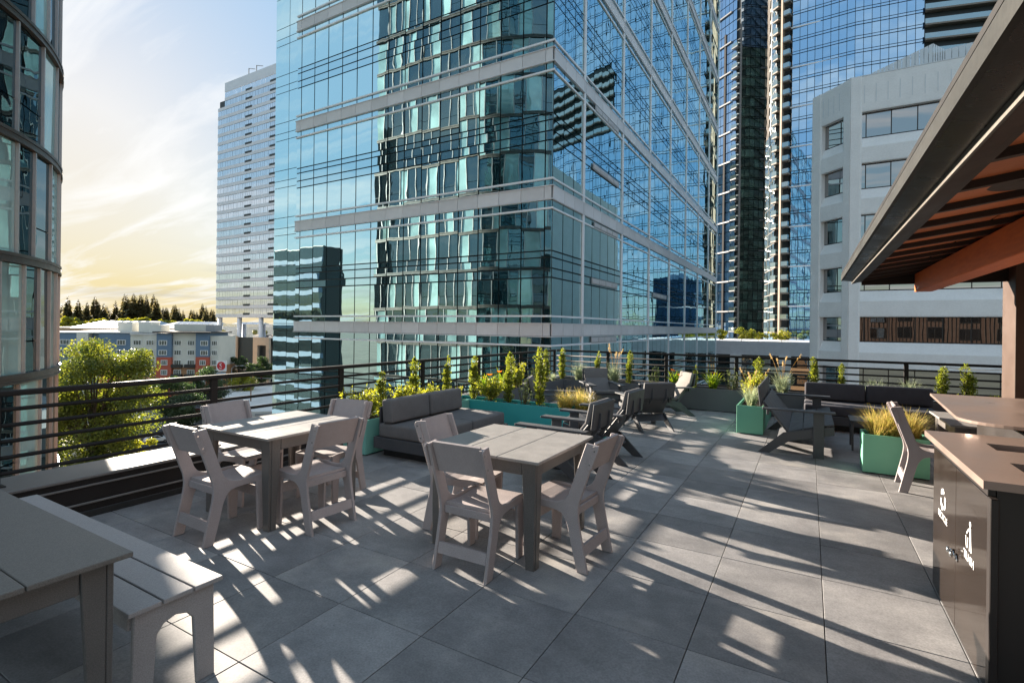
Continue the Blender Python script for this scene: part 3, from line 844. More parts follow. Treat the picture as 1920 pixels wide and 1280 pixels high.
# ------------------------------------------------------------------ planters
def planter(label, x0, x1, y0, y1, mt, h=.442, soil=.055, pebbles=0):
    t = thing('planter_box', label, 'planter', (x0, y0, 0))
    w, d = x1 - x0, y1 - y0; th = .022
    q = B(); q.box(.03, w - .03, .03, d - .03, 0, .014); q.build('foot', M['black'], t)
    q = B()
    q.box(0, w, 0, th, .014, h, ch=.003); q.box(0, w, d - th, d, .014, h, ch=.003)
    q.box(0, th, th, d - th, .014, h, ch=.003); q.box(w - th, w, th, d - th, .014, h, ch=.003)
    q.build('wall', mt, t)
    nx, ny = max(3, int(w / .05)), max(3, int(d / .05))
    q = B(); vs = []; fs = []
    for jj in range(ny + 1):
        for ii in range(nx + 1):
            vs.append((th + (w - 2 * th) * ii / nx, th + (d - 2 * th) * jj / ny, h - soil + random.uniform(-.014, .014)))
    for jj in range(ny):
        for ii in range(nx):
            a = jj * (nx + 1) + ii; fs.append((a, a + 1, a + nx + 2, a + nx + 1))
    q.add(vs, fs)
    for _ in range(int(w * d * 260)):
        x, y = random.uniform(th + .02, w - th - .02), random.uniform(th + .02, d - th - .02)
        mx = Matrix.Translation((x, y, h - soil + .008)) @ Euler((random.uniform(-.6, .6), random.uniform(-.6, .6), random.uniform(0, 6))).to_matrix().to_4x4()
        l = random.uniform(.010, .028)
        q.box(-l, l, -.006, .006, -.003, .003, mx)
    o = q.build('mulch', M['soil'], t); o['kind'] = 'stuff'
    for k in range(pebbles):
        q = B(); bm = bmesh.new(); bmesh.ops.create_icosphere(bm, subdivisions=2, radius=1)
        for v in bm.verts: v.co *= 1 + random.uniform(-.08, .08)
        q.frombm(bm, Matrix.Translation((w * (.3 + .5 * k), th + .06, h - soil + .012)) @ Matrix.Diagonal((.05, .035, .018, 1)))
        q.build('stone', M['pebble'], t, smooth=True)
    return t
planter('seafoam planter box behind the charcoal sofa along the left railing', -5.13, -4.735, 4.58, 6.825, M['seafoam'])
planter('long teal planter box dividing the lounge chairs from the sofa', -5.13, -2.55, 6.83, 7.20, M['teal'], pebbles=2)
planter('dark grey planter box along the left railing behind the teal one', -5.13, -4.845, 7.215, 9.20, M['greyplanter'])
planter('dark grey planter box along the left railing at the far corner', -5.13, -4.845, 9.22, 10.74, M['greyplanter'])
planter('dark grey planter box in the far corner behind the facing lounge chair', -5.13, -3.10, 10.75, 11.19, M['greyplanter'])
planter('dark grey planter box at far middle holding daylilies', -3.06, -.98, 10.75, 11.19, M['greyplanter'])
planter('dark grey planter box behind the dark sofa', -.94, 1.00, 10.75, 11.19, M['greyplanter'])
planter('dark grey planter box at the far right end by the brown column', 1.03, 2.78, 10.75, 11.19, M['greyplanter'])
planter('small green planter box standing beside the wide settee', -.965, -.59, 8.70, 10.70, M['teal'] if False else M['sagegreen'])
planter('green planter box of yellow grass beside the lone dining chair', .547, 1.155, 7.095, 7.47, M['sagegreen'])

# ------------------------------------------------------------------ waste station and counter
ZT = .985
t = thing('waste_station', 'dark glossy recycle and trash cabinet with metal top at the right edge', 'waste cabinet', (.70, 3.05, 0))
CX, CY = 1.05, 1.14
q = B(); q.box(.03, CX, .0, CY, .06, ZT - .037); q.box(.08, CX, .03, CY - .03, 0, .06); q.build('cabinet', M['cabinet'], t)
q = B(); q.box(-.002, .0285, -.045, .0035, .02, .889, ch=.003); q.build('end_post', M['cabinet'], t)
dz0, dz1 = .02, .886
doors = []
for k, (a, c) in enumerate(((.006, .566), (.570, CY - .002))):
    q = B(); q.box(0, .0285, a, c, dz0, dz1, ch=.002); dd = q.build('door', M['gloss'], t); doors.append(dd)
q = B(); q.box(-.001, .0285, .004, CY - .002, .890, ZT - .0375, ch=.002); q.build('top_fascia', M['cabinet'], t)
# top with two openings
x0, x1, y0, y1 = -.045, CX + .02, -.13, CY + .02
holes = [(.155, .72, .10, .335), (.185, .75, .66, .86)]
q = B()
ys = sorted([y0, y1] + [v for hh in holes for v in hh[2:]])
for a, c in zip(ys[:-1], ys[1:]):
    hh = [g for g in holes if g[2] <= a + 1e-6 and g[3] >= c - 1e-6]
    if hh:
        q.box(x0, hh[0][0], a, c, ZT - .036, ZT); q.box(hh[0][1], x1, a, c, ZT - .036, ZT)
    else: q.box(x0, x1, a, c, ZT - .036, ZT)
q.build('metal_top', M['counter'], t)
for hh in holes:
    q = B(); q.box(hh[0] - .01, hh[1] + .01, hh[2] - .01, hh[3] + .01, ZT - .30, ZT - .045); q.build('bin_opening', M['black'], t)
# lettering and symbols on the doors (facing -x)
def on_door(me, name, door, y, z, mats, sx=1.0):
    me.materials.clear()
    me.materials.append(mats)
    o = place(me, name, door, (-.0016, y, z))
    o.rotation_euler = (R(90), 0, R(-90)); o.scale = (sx, 1, 1)
    return o
on_door(text_mesh('RECYCLE', .056), 'lettering', doors[1], .87, .505, M['white'], 1.0)
on_door(text_mesh('TRASH', .062), 'lettering', doors[0], .298, .475, M['white'], 1.0)
# recycling arrows: three bent arrows round a triangle
q = B()
for k in range(3):
    a = R(90 + 120 * k)
    ca, sa = math.cos(a), math.sin(a)
    def rt(p): return (p[0] * ca - p[1] * sa, p[0] * sa + p[1] * ca, 0)
    body = [(.050, -.030), (.066, -.012), (.066, .012), (.048, .034), (.030, .022), (.042, .006), (.042, -.006), (.034, -.018)]
    q.add([rt(p) for p in body], [tuple(range(8))])
    head = [(.022, .050), (.058, .046), (.030, .010)]
    q.add([rt(p) for p in head], [(0, 1, 2)])
on_door(q.mesh('recycling_symbol', M['white']), 'recycling_symbol', doors[1], .865, .625, M['white'])
# figure throwing litter into a basket
q = B()
n = 12
q.add([(.022 + .014 * math.cos(2 * PI * k / n), .072 + .014 * math.sin(2 * PI * k / n), 0) for k in range(n)], [tuple(range(n))])
for poly in ([(.010, .054), (.034, .054), (.038, .000), (.014, .004)], [(.014, .003), (.025, .003), (.020, -.062), (.008, -.062)], [(.027, .003), (.038, .000), (.048, -.062), (.036, -.062)],
             [(.012, .052), (.016, .040), (-.024, .020), (-.026, .030)], [(-.060, -.005), (-.052, -.005), (-.046, -.062), (-.052, -.062)], [(-.022, -.005), (-.014, -.005), (-.022, -.062), (-.029, -.062)],
             [(-.052, -.054), (-.023, -.054), (-.022, -.062), (-.052, -.062)], [(-.040, .006), (-.030, .010), (-.034, .020), (-.044, .016)]):
    q.add([(x, y, 0) for x, y in poly], [(0, 1, 2, 3)])
on_door(q.mesh('litter_symbol', M['white']), 'litter_symbol', doors[0], .298, .60, M['white'])
for y, dr in ((.535, doors[0]), (.600, doors[1])):
    q = B(); q.tube([(.0, y, .425), (-.022, y, .425)], .009, 12); q.tube([(-.020, y, .425), (-.032, y, .425)], .016, 12); q.build('knob', M['steel'], dr, smooth=True)
    q = B(); pp = [(-.004, y + .022 * math.cos(R(a)), .395 + .028 * math.sin(R(a))) for a in range(0, 181, 20)]
    q.tube(pp, .005, 6); q.build('latch_ring', M['steel'], dr, smooth=True)

t = thing('bar_counter', 'brown metal bar counter with rounded corner behind the waste cabinet', 'counter', (.90, 4.23, 0))
ZC = 1.05
pl = arc(.27, .30, .30, 180, 262, 10) + [(.30, -.005), (2.4, -.005), (2.4, 1.84), (.08, 1.84)]
mx = Matrix(((1, 0, 0, 0), (0, 0, 1, 0), (0, 1, 0, ZC - .011), (0, 0, 0, 1)))
q = B(); q.prism(pl, .022, .003, mx); q.build('counter_top', M['counter'], t)
for x, y in ((.30, .07), (1.15, .05), (2.0, .05)):
    q = B(); q.box(x - .025, x + .025, y - .025, y + .025, 0, ZC - .0225, ch=.003); q.build('post', M['counter'], t)
for x0_, x1_ in ((.36, 1.10), (1.20, 1.95)):
    q = B(); q.box(x0_, x1_, .10, .12, .12, ZC - .03, ch=.003); q.build('panel', M['wallmetal'], t)
q = B(); q.box(.34, 2.3, .30, 1.5, .05, ZC - .10); q.build('base_cabinet', M['cabinet'], t)

# ------------------------------------------------------------------ canopy and brown column
t = thing('canopy_roof', 'wood lined canopy roof with dark metal gutter overhanging at the upper right', 'canopy', (0, 0, 0))
CYF, CYN, CXR = 9.02, -1.6, 4.9
SL = .145
def sofz(x): return 2.335 + SL * (x - .62)
def ext_y(poly, y0, y1, q):
    """x,z polygon extruded along y"""
    q.prism(poly, y1 - y0, 0, Matrix.Translation((0, (y0 + y1) / 2, 0))); return q
ext_y([(.405, 2.357), (.425, 2.357), (.425, 2.412), (.440, 2.412), (.440, 2.430), (.405, 2.430)], CYN, CYF, B()).build('gutter', M['gutter'], t)
ext_y([(.4255, 2.360), (.5345, 2.346), (.5345, 2.440), (.4405, 2.425), (.4405, 2.411), (.4255, 2.411)], CYN, CYF - .003, B()).build('eave_board', M['eave'], t)
ext_y([(.535, 2.310), (.546, 2.310), (.546, 2.440), (.535, 2.440)], CYN, CYF + .002, B()).build('drip_edge', M['drip'], t)
ext_y([(.5465, 2.309), (.622, 2.329), (.655, 2.334), (.655, 2.440), (.5465, 2.438)], CYN, CYF, B()).build('inner_fascia', M['fascia'], t)
ext_y([(.41, 2.4445), (.60, 2.4445), (CXR, sofz(CXR) + .16), (CXR, sofz(CXR) + .22), (.41, 2.47)], CYN, CYF, B()).build('roof_sheet', M['fascia'], t)
# soffit boards between the joists, each board a piece of its own
JY = [CYF - .06 - .553 * k for k in range(19)]
soff = ext_y([(.656, sofz(.656) + .062), (CXR, sofz(CXR) + .062), (CXR, sofz(CXR) + .08), (.656, sofz(.656) + .08)], CYN, CYF - .12, B()).build('soffit_backing', M['joist'], t)
for k, y in enumerate(JY):
    ext_y([(.656, sofz(.656)), (CXR, sofz(CXR)), (CXR, sofz(CXR) + .0615), (.656, sofz(.656) + .0615)], y - .024, y + .024, B()).build('joist', M['joist'], t)
pc = {}
for k in range(len(JY) - 1):
    ya, yb = JY[k + 1] + .0245, JY[k] - .0245
    n = 5; x = .662 - (.35 if k % 2 else .0)
    while x < 4.4:
        xa, xb = max(x, .662), min(x + .86, CXR - .02)
        if xb - xa > .1:
            q = B(); w = xb - xa - .012; h = yb - ya - .004
            key = round(w, 3)
            if key not in pc:
                q.box(0, w, -h / 2, h / 2, 0, .014, ch=.002); pc[key] = q.mesh('board', M['soffit'])
            place(pc[key], 'board', soff, (xa, (ya + yb) / 2, sofz(xa) + .040), rot=(0, -math.atan(SL), 0))
        x += .86
ext_y([(.6555, 2.285), (CXR, 2.285), (CXR, sofz(CXR) + .15), (.6555, 2.440)], CYF - .034, CYF - .001, B()).build('end_fascia', M['fascia'], t)
q = B(); q.rbox(1.27, 1.47, -1.5, 9.015, 2.175, 2.425, .008, 1); q.build('beam', M['beamwood'], t)
q = B(); q.tube([(1.30, 9.016, 2.22), (1.30, 9.035, 2.22)], .014, 8); q.tube([(1.30, 9.016, 2.36), (1.30, 9.035, 2.36)], .014, 8); q.build('bolt', M['steel'], t)
q = B(); q.tube([(.95, 3.72, sofz(.95) + .024), (.95, 3.72, sofz(.95) + .039)], .115, 24)
tag(q.build('soffit_speaker', M['joist']), 'round dark speaker grille set in the wood soffit', 'speaker')

t = thing('support_column', 'brown metal clad column under the canopy at the far right', 'column', (2.24, 8.72, 0))
CH_ = 2.50
for k, (a, c) in enumerate(((0, .098), (.104, .36), (.366, .62))):
    q = B(); q.box(a, c, 0, .5, 0, CH_, ch=.004); q.build('panel', M['wallmetal'], t)
q = B(); q.box(.01, .60, .01, .49, 0, CH_ - .02); q.build('core', M['bronze'], t)
q = B(); q.box(.13, .22, -.03, -.001, .85, .97, ch=.004); q.build('outlet_box', M['steel'], t)
tag(None or place(B().tube([(2.50, 8.68, 2.05), (2.50, 8.62, 2.03)], .035, 12).mesh('light', M['steel']), 'wall_lamp'), 'small metal lamp fixed to the brown column', 'lamp')
hb = thing('penthouse_building', 'tan metal clad building rising beside the terrace at the far right, out under the canopy', 'building', (3.2, 1.0, 0))
q = B(); q.box(0, 26, 0, 7.6, -.02, 5.2); q.build('wall', M['wallmetal'], hb)
for k in range(64):
    q = B(); q.box(.2 + .4 * k, .215 + .4 * k, 7.601, 7.64, 0, 5.2); q.build('seam', M['bronze2'], hb)
for k in range(8):
    for z0_ in (.9, 3.1):
        q = B(); q.box(1.0 + 3.1 * k, 2.5 + 3.1 * k, 7.601, 7.66, z0_, z0_ + 1.5); w_ = q.build('window', M['wframe'], hb)
        for d_ in (.06, .78):
            q = B(); q.box(1.0 + 3.1 * k + d_, 1.0 + 3.1 * k + d_ + .66, 7.661, 7.665, z0_ + .07, z0_ + 1.43); q.build('pane', M['wglass'], w_)
# string hanging on the far railing
q = B(); q.tube([(1.95 + .95 * s / 10, 11.36, 1.035 - .05 * (1 - (2 * s / 10 - 1) ** 2)) for s in range(11)], .004, 5)
tag(q.build('cord', M['straw']), 'thin pale cord hanging slack under the far top rail', 'cord')

# ------------------------------------------------------------------ planting
def leaf(q, p, d, n, l, w):
    """pointed folded leaf from p along d"""
    d = d.normalized(); s = d.cross(n).normalized(); up = s.cross(d)
    a = p; b_ = p + d * l * .5 + s * w * .5 + up * w * .12; c = p + d * l; e = p + d * l * .5 - s * w * .5 + up * w * .12
    m_ = p + d * l * .5
    q.add([a, b_, c, e, m_], [(0, 1, 4), (1, 2, 4), (2, 3, 4), (3, 0, 4)])
def rv(): return Vector((random.gauss(0, 1), random.gauss(0, 1), random.gauss(0, 1))).normalized()
def blade(q, base, az, lean, L, w, n=5, curl=1.0, twist=0.0):
    d = Vector((math.cos(az), math.sin(az), 0)); s = Vector((-math.sin(az), math.cos(az), 0))
    pts = []; ang = lean; p = Vector(base)
    for k in range(n + 1):
        pts.append(p.copy())
        p = p + (d * math.sin(ang) + Vector((0, 0, 1)) * math.cos(ang)) * (L / n)
        ang += curl * (0.25 + 0.5 * k / n) * 2.2 / n
    vs = []; fs = []
    for k, c in enumerate(pts):
        ww = w * (1 - (k / n) ** 1.6) * .5 + .0003
        vs += [c + s * ww, c - s * ww]
    for k in range(n): fs.append((2 * k, 2 * k + 1, 2 * k + 3, 2 * k + 2))
    q.add(vs, fs)
def make_boxwood(seed, h, r, tops):
    random.seed(seed)
    t = thing('boxwood_shrub', '', 'shrub', group='upright shrubs in the planters')
    q = B(); q.tube([(0, 0, -.04), (0, 0, h * .55)], .010, 6, .004)
    lf = B()
    stems = []
    for k in range(tops):
        a = random.uniform(0, 6.28); rr = random.uniform(0, r * .55)
        hh = h * (1 if k == 0 else random.uniform(.62, .98))
        tip = Vector((math.cos(a) * rr, math.sin(a) * rr, hh)); base = Vector((0, 0, .02))
        stems.append((base, tip))
        q.tube([tuple(base), tuple(base.lerp(tip, .5) + Vector((math.cos(a), math.sin(a), 0)) * r * .35), tuple(tip)], .005, 5, .002)
    n = int(2300 * h)
    for _ in range(n):
        b0, tp = random.choice(stems)
        f = random.random() ** .8
        c = b0.lerp(tp, f)
        taper = min(1, (1.03 - f) * 4.6) * (.6 + .4 * min(1, f * 4)) * (.82 + .3 * math.sin(f * 17 + seed))
        off = rv(); off.z *= .5
        p = c + off * r * taper * random.random() ** .5 * (.85 if len(stems) > 2 else 1)
        if p.z < .02: continue
        d = (Vector((off.x, off.y, .55 + random.random() * .7)) + rv() * .35)
        leaf(lf, p, d, rv(), random.uniform(.024, .040), random.uniform(.013, .020))
    q.build('stem', M['stem'], t); lf.build('foliage', M['box_leaf'], t)
    return t
def make_bush(seed, h, r, mat_='bush_leaf', cat='bush', name='leafy_bush', lw=(.036, .060, .012, .020), dens=1.0, grp='loose leafy bushes in the planters'):
    random.seed(seed)
    t = thing(name, '', cat, group=grp)
    q = B(); lf = B()
    for k in range(int(15 * dens) + 6):
        a = random.uniform(0, 6.28); le = random.uniform(.05, .75); L = h * random.uniform(.55, 1.12)
        tip = Vector((math.cos(a) * math.sin(le) * L * r / h * 1.6, math.sin(a) * math.sin(le) * L * r / h * 1.6, L * math.cos(le * .75)))
        mid = tip * .5 + Vector((0, 0, h * .10))
        q.tube([(0, 0, -.03), tuple(mid), tuple(tip)], .0035, 4, .0015)
        for _ in range(int(75 * dens)):
            f = random.uniform(.25, 1.05)
            p = (Vector((0, 0, 0)).lerp(mid, f * 2) if f < .5 else mid.lerp(tip, f * 2 - 1)) + rv() * .035
            if p.z < .015: continue
            leaf(lf, p, rv() + Vector((0, 0, .45)), rv(), random.uniform(lw[0], lw[1]), random.uniform(lw[2], lw[3]))
    q.build('stem', M['stem'], t); lf.build('foliage', M[mat_], t)
    return t
def make_rosemary(seed, h, r):
    random.seed(seed)
    t = thing('rosemary_shrub', '', 'shrub', group='needle leaved shrubs in the planters')
    q = B(); lf = B()
    for k in range(20):
        a = random.uniform(0, 6.28); le = random.uniform(.0, .65); L = h * random.uniform(.5, 1.05)
        b0 = Vector((math.cos(a) * .03, math.sin(a) * .03, -.02))
        tip = Vector((math.cos(a) * math.sin(le) * L, math.sin(a) * math.sin(le) * L, L * math.cos(le * .6)))
        mid = tip * .55 + Vector((math.cos(a), math.sin(a), 0)) * r * .15
        q.tube([tuple(b0), tuple(mid), tuple(tip)], .003, 4, .0015)
        for j in range(58):
            f = .15 + .85 * j / 58
            p = b0.lerp(mid, f * 2) if f < .5 else mid.lerp(tip, f * 2 - 1)
            d = (tip - b0).normalized() * .9 + rv() * .9
            leaf(lf, p, d, rv(), random.uniform(.02, .034), .0048)
    q.build('stem', M['stem'], t); lf.build('foliage', M['rose_leaf'], t)
    return t
def make_grass(seed, h, n, w, mat_, spread=.05, lean=.9, seeds=0, name='ornamental_grass', grp='tufted grasses in the planters', ell=(1, 1)):
    random.seed(seed)
    t = thing(name, '', 'grass tuft', group=grp)
    q = B()
    for _ in range(n):
        a = random.uniform(0, 6.28); rr = spread * random.random() ** .5; aa = random.uniform(0, 6.28)
        blade(q, (math.cos(aa) * rr * ell[0], math.sin(aa) * rr * ell[1], -.01), a, random.uniform(0, .55) * lean, h * random.uniform(.5, 1.12), w * random.uniform(.7, 1.2), 5, lean * random.uniform(.3, 1.25))
    q.build('blades', M[mat_], t)
    if seeds:
        q = B(); hd = B()
        for k in range(seeds):
            a = random.uniform(0, 6.28); L = h * random.uniform(1.35, 1.95); le = random.uniform(.05, .35)
            pts = []; ang = le; p = Vector((0, 0, 0)); d = Vector((math.cos(a), math.sin(a), 0))
            for j in range(8):
                pts.append(tuple(p)); p = p + (d * math.sin(ang) + Vector((0, 0, 1)) * math.cos(ang)) * (L / 7); ang += .03 + .02 * j * random.random()
            q.tube(pts, .0034, 5, .0022)
            for j in range(46):
                f = random.uniform(.0, 1.0); c = Vector(pts[6]).lerp(Vector(pts[7]), f)
                leaf(hd, c + rv() * .007, rv() * .5 + d * .4 + Vector((0, 0, .2)), rv(), .026, .009)
        q.build('stalk', M['straw'], t); hd.build('seed_head', M['straw'], t)
    return t
def make_lily(seed, h, flowers):
    random.seed(seed)
    t = thing('daylily', '', 'flowering plant', group='daylilies in the planters')
    q = B()
    for _ in range(130):
        a = random.uniform(0, 6.28)
        blade(q, (random.uniform(-.05, .05), random.uniform(-.05, .05), -.01), a, random.uniform(.05, .5), h * random.uniform(.55, 1.2), random.uniform(.014, .024), 6, random.uniform(.5, 1.5))
    q.build('blades', M['lily_leaf'], t)
    if flowers:
        st = B(); fl = B()
        for k in range(flowers):
            a = random.uniform(0, 6.28); rr = random.uniform(.04, .16); top = Vector((math.cos(a) * rr, math.sin(a) * rr, h * random.uniform(.62, .85)))
            st.tube([(0, 0, 0), tuple(top * .55 + Vector((0, 0, .03))), tuple(top)], .003, 5)
            for j in range(6):
                an = j * PI / 3; leaf(fl, top, Vector((math.cos(an), math.sin(an), .7)), Vector((0, 0, 1)), .052, .022)
        st.build('stalk', M['lily_leaf'], t); fl.build('flower', M['flower'], t)
    return t
def put(first, x, y, z, label, rot=None, s=1.0):
    rot = random.uniform(0, 6.28) if rot is None else rot
    if not first.get('used'):
        first['used'] = 1; first.location = (x, y, z); first.rotation_euler = (0, 0, rot); first.scale = (s,) * 3 if not isinstance(s, tuple) else s; first['label'] = label
        return first
    return dup(first, (x, y, z), rot, label, None, s)
SZ = .388
bx = [make_boxwood(11, .66, .088, 3), make_boxwood(12, .72, .080, 2), make_boxwood(13, .64, .098, 5)]
nb = [make_bush(21, .34, .26), make_bush(22, .40, .24, dens=1.15)]
ro = [make_rosemary(31, .40, .2), make_rosemary(32, .36, .2)]
oat = [make_grass(41, .46, 420, .0065, 'oat_leaf', .06, 1.0, 0), make_grass(42, .50, 420, .0065, 'oat_leaf', .06, 1.0, 6), make_grass(43, .46, 400, .0065, 'oat_leaf', .06, .95, 5)]
lil = [make_lily(51, .42, 3), make_lily(52, .44, 2)]
sed = [make_grass(61, .36, 640, .0050, 'sedge_leaf', .08, 1.25, 0, name='sedge_tuft', grp='yellow green sedge tufts'), make_grass(62, .33, 560, .0050, 'sedge_leaf', .07, 1.15, 0, name='sedge_tuft', grp='yellow green sedge tufts')]
random.seed(5)
# behind the sofa
put(nb[0], -4.93, 4.80, SZ, 'yellow green bush at near end of the seafoam planter, left of the sofa', s=1.15)
put(bx[0], -4.93, 5.03, SZ, 'upright boxwood behind the near end of the charcoal sofa', s=.92)
put(bx[1], -4.93, 5.69, SZ, 'tall upright boxwood behind the middle of the charcoal sofa', s=1.05)
put(nb[1], -4.92, 5.42, SZ, 'yellow green bush behind the near cushion of the charcoal sofa', s=.9)
put(nb[0], -4.92, 6.00, SZ, 'yellow green bush behind the far cushion of the charcoal sofa', s=.95)
put(bx[2], -4.95, 6.50, SZ, 'narrow boxwood behind the far end of the charcoal sofa', s=(.75, .75, 1.18))
put(nb[1], -4.90, 6.72, SZ, 'low straggling bush at the corner of seafoam and teal planters', s=.55)
# teal planter
put(bx[0], -4.79, 7.02, SZ, 'upright boxwood at the left end of the teal planter', s=1.10)
put(nb[0], -4.47, 7.05, SZ, 'yellow green bush in the teal planter between two boxwoods', s=1.1)
put(bx[1], -4.13, 7.03, SZ, 'tall pointed boxwood second from left in the teal planter', s=1.12)
put(ro[0], -3.83, 7.03, SZ, 'small pale needle shrub in the teal planter beside the tallest boxwood', s=1.05)
put(bx[2], -3.56, 7.02, SZ, 'tallest two pronged boxwood in the middle of the teal planter', s=(1.15, 1.15, 1.42))
put(sed[0], -3.13, 7.02, SZ, 'sedge tuft left of two at the right end of the teal planter', s=.95)
put(sed[1], -2.87, 7.02, SZ, 'sedge tuft rightmost in the teal planter', s=1.12)
# left grey planters
put(lil[0], -5.0, 7.75, SZ, 'daylily clump at near end of the grey planter on the left railing', s=1.05)
put(lil[1], -5.0, 8.35, SZ, 'bright daylily clump halfway along the left grey planter', s=1.1)
put(nb[1], -5.0, 8.85, SZ, 'yellow bush at far end of the first left grey planter', s=1.1)
put(ro[1], -5.0, 9.55, SZ, 'pale shrub in the second left grey planter', s=1.1)
put(bx[1], -5.0, 10.15, SZ, 'boxwood by the left railing close to the far corner', s=1.02)
put(oat[0], -5.0, 10.50, SZ, 'dry pale tuft at the end of the left grey planter', s=.5)
put(bx[0], -4.98, 10.95, SZ, 'boxwood standing in the far left corner of the terrace', s=1.12)
# far planters
put(oat[0], -4.55, 10.97, SZ, 'blue grey oat grass left of the facing lounge chair', s=1.05)
put(bx[2], -4.13, 11.0, SZ, 'small boxwood rising behind the facing lounge chair', s=(.8, .8, 1.08))
put(oat[1], -3.72, 10.97, SZ, 'oat grass with tall seed heads right of the facing lounge chair', s=1.0)
put(bx[1], -3.40, 11.0, SZ, 'boxwood right of the tall seed head grass', s=1.0)
put(ro[0], -2.84, 10.97, SZ, 'needle shrub left of the orange daylily', s=1.05)
put(lil[0], -2.40, 10.97, SZ, 'daylily with orange flowers behind the dark backed lounge chair', s=1.0)
put(bx[2], -2.02, 11.05, SZ, 'slim boxwood behind the pale cushioned lounge chair', s=(.6, .6, .75))
put(lil[1], -1.66, 10.97, SZ, 'daylily right of the pale cushioned lounge chair', s=1.0)
put(ro[1], -1.32, 10.97, SZ, 'dark needle shrub between daylily and the green planter', s=1.25)
put(oat[2], -.42, 10.97, SZ, 'oat grass with tall straw stalks behind the settee', s=1.08)
put(bx[0], .09, 11.0, SZ, 'boxwood just left of the dark sofa, against white building', s=1.10)
put(bx[1], .52, 11.0, SZ, 'boxwood behind the left cushion of the dark sofa', s=(.8, .8, .88))
put(oat[0], 1.02, 11.0, SZ, 'thin grass behind the middle of the dark sofa', s=(1.0, 1.0, .9))
put(oat[0], 1.50, 11.0, SZ, 'thin grass behind the right end of the dark sofa', s=(.95, .95, .95))
put(bx[0], 1.93, 10.97, SZ, 'boxwood left of two between the sofa and the brown column', s=(1.2, 1.2, .98))
put(bx[2], 2.27, 10.97, SZ, 'boxwood right of two between the sofa and the brown column', s=(1.15, 1.15, 1.1))
put(nb[0], 2.08, 10.9, SZ, 'low bush between the two right hand boxwoods', s=.55)
put(nb[1], 2.58, 10.95, SZ, 'low bush beside the brown column', s=.5)
# small green planter
put(oat[2], -.78, 8.98, SZ, 'pale oat grass at near end of the small green planter', s=.86)
put(nb[1], -.80, 9.55, SZ, 'yellow bush behind the oat grass in the small green planter', s=1.05)
put(bx[1], -.78, 10.30, SZ, 'bright boxwood at far end of the small green planter', s=(1.3, 1.3, 1.0))
# green planter
put(sed[0], .72, 7.28, SZ, 'thick sedge tuft at left end of the green planter', s=1.05)
put(sed[1], .86, 7.30, SZ, 'sedge tuft behind the lone dining chair', s=1.15)
put(sed[0], 1.00, 7.28, SZ, 'sedge tuft at right end of the green planter', s=1.05)

# ------------------------------------------------------------------ buildings
def facing(o_, ud):
    """frame: local x along ud (horizontal), local -y outward"""
    return math.atan2(ud[1], ud[0])
class Facade:
    def __init__(s, thg, origin, ud, tilt=.0022):
        s.t = thg; s.o = Vector(origin); s.u = Vector((ud[0], ud[1], 0)).normalized(); s.n = Vector((s.u.y, -s.u.x, 0)); s.rz = math.atan2(s.u.y, s.u.x); s.tilt = tilt
        s.cells = []
    def cell(s, u0, u1, z0, z1, mat_, name='pane', th=.04, out=0.0, gap=.03):
        s.cells.append((u0, u1, z0, z1, mat_, name, th, out, gap))
PM = {}
def pane_mesh(w, h, th, mat_, name):
    k = (round(w, 2), round(h, 2), th, mat_)
    if k not in PM: PM[k] = B().box(-w / 2, w / 2, 0, th, -h / 2, h / 2).mesh(name, M[mat_])
    return PM[k]
def scr(p):
    d = p - Vector((0, 0, CAMZ)); z = d.dot(fw)
    if z < .5: return None
    return 960 + 960 * d.dot(cr) / z, 612.8 - 960 * d.dot(cu) / z, z
def flush(facades, limit=300, name='pane', stuff_parent=None):
    """largest seen cells become objects, the rest one joined part"""
    items = []
    for F in facades:
        for c in F.cells:
            u0_, u1_, z0, z1 = c[:4]
            ctr = F.o + F.u * (u0_ + u1_) / 2 + F.n * c[7]; ctr.z += (z0 + z1) / 2
            p = scr(ctr)
            seen = p and -20 < p[0] < 1940 and -30 < p[1] < 1300
            area = 0
            if seen:
                a = scr(ctr + F.u * (u1_ - u0_) / 2); e = scr(ctr - F.u * (u1_ - u0_) / 2)
                if a and e: area = abs(a[0] - e[0]) * (z1 - z0) / p[2] * 960
                if c[4] == 'skip': area = 0
            items.append((-area, F, c, ctr))
    items.sort(key=lambda k: k[0])
    rest = {}
    for idx, (na, F, c, ctr) in enumerate(items):
        u0_, u1_, z0, z1, mat_, nm, th, out, gap = c
        w, h = u1_ - u0_ - gap, z1 - z0 - gap
        rot = (random.gauss(0, F.tilt), 0, F.rz + random.gauss(0, F.tilt))
        if idx < limit and na < 0:
            place(pane_mesh(w, h, th, mat_, nm), nm, F.t, ctr, rot=rot)
        else:
            mx = Matrix.Translation(ctr) @ Euler(rot).to_matrix().to_4x4()
            rest.setdefault((F.t.name, mat_), (F.t, B()))[1].box(-w / 2, w / 2, 0, th, -h / 2, h / 2, mx)
    for (tn, mat_), (t_, q) in rest.items():
        o = q.build('glazing', M[mat_], t_); o['kind'] = 'stuff'

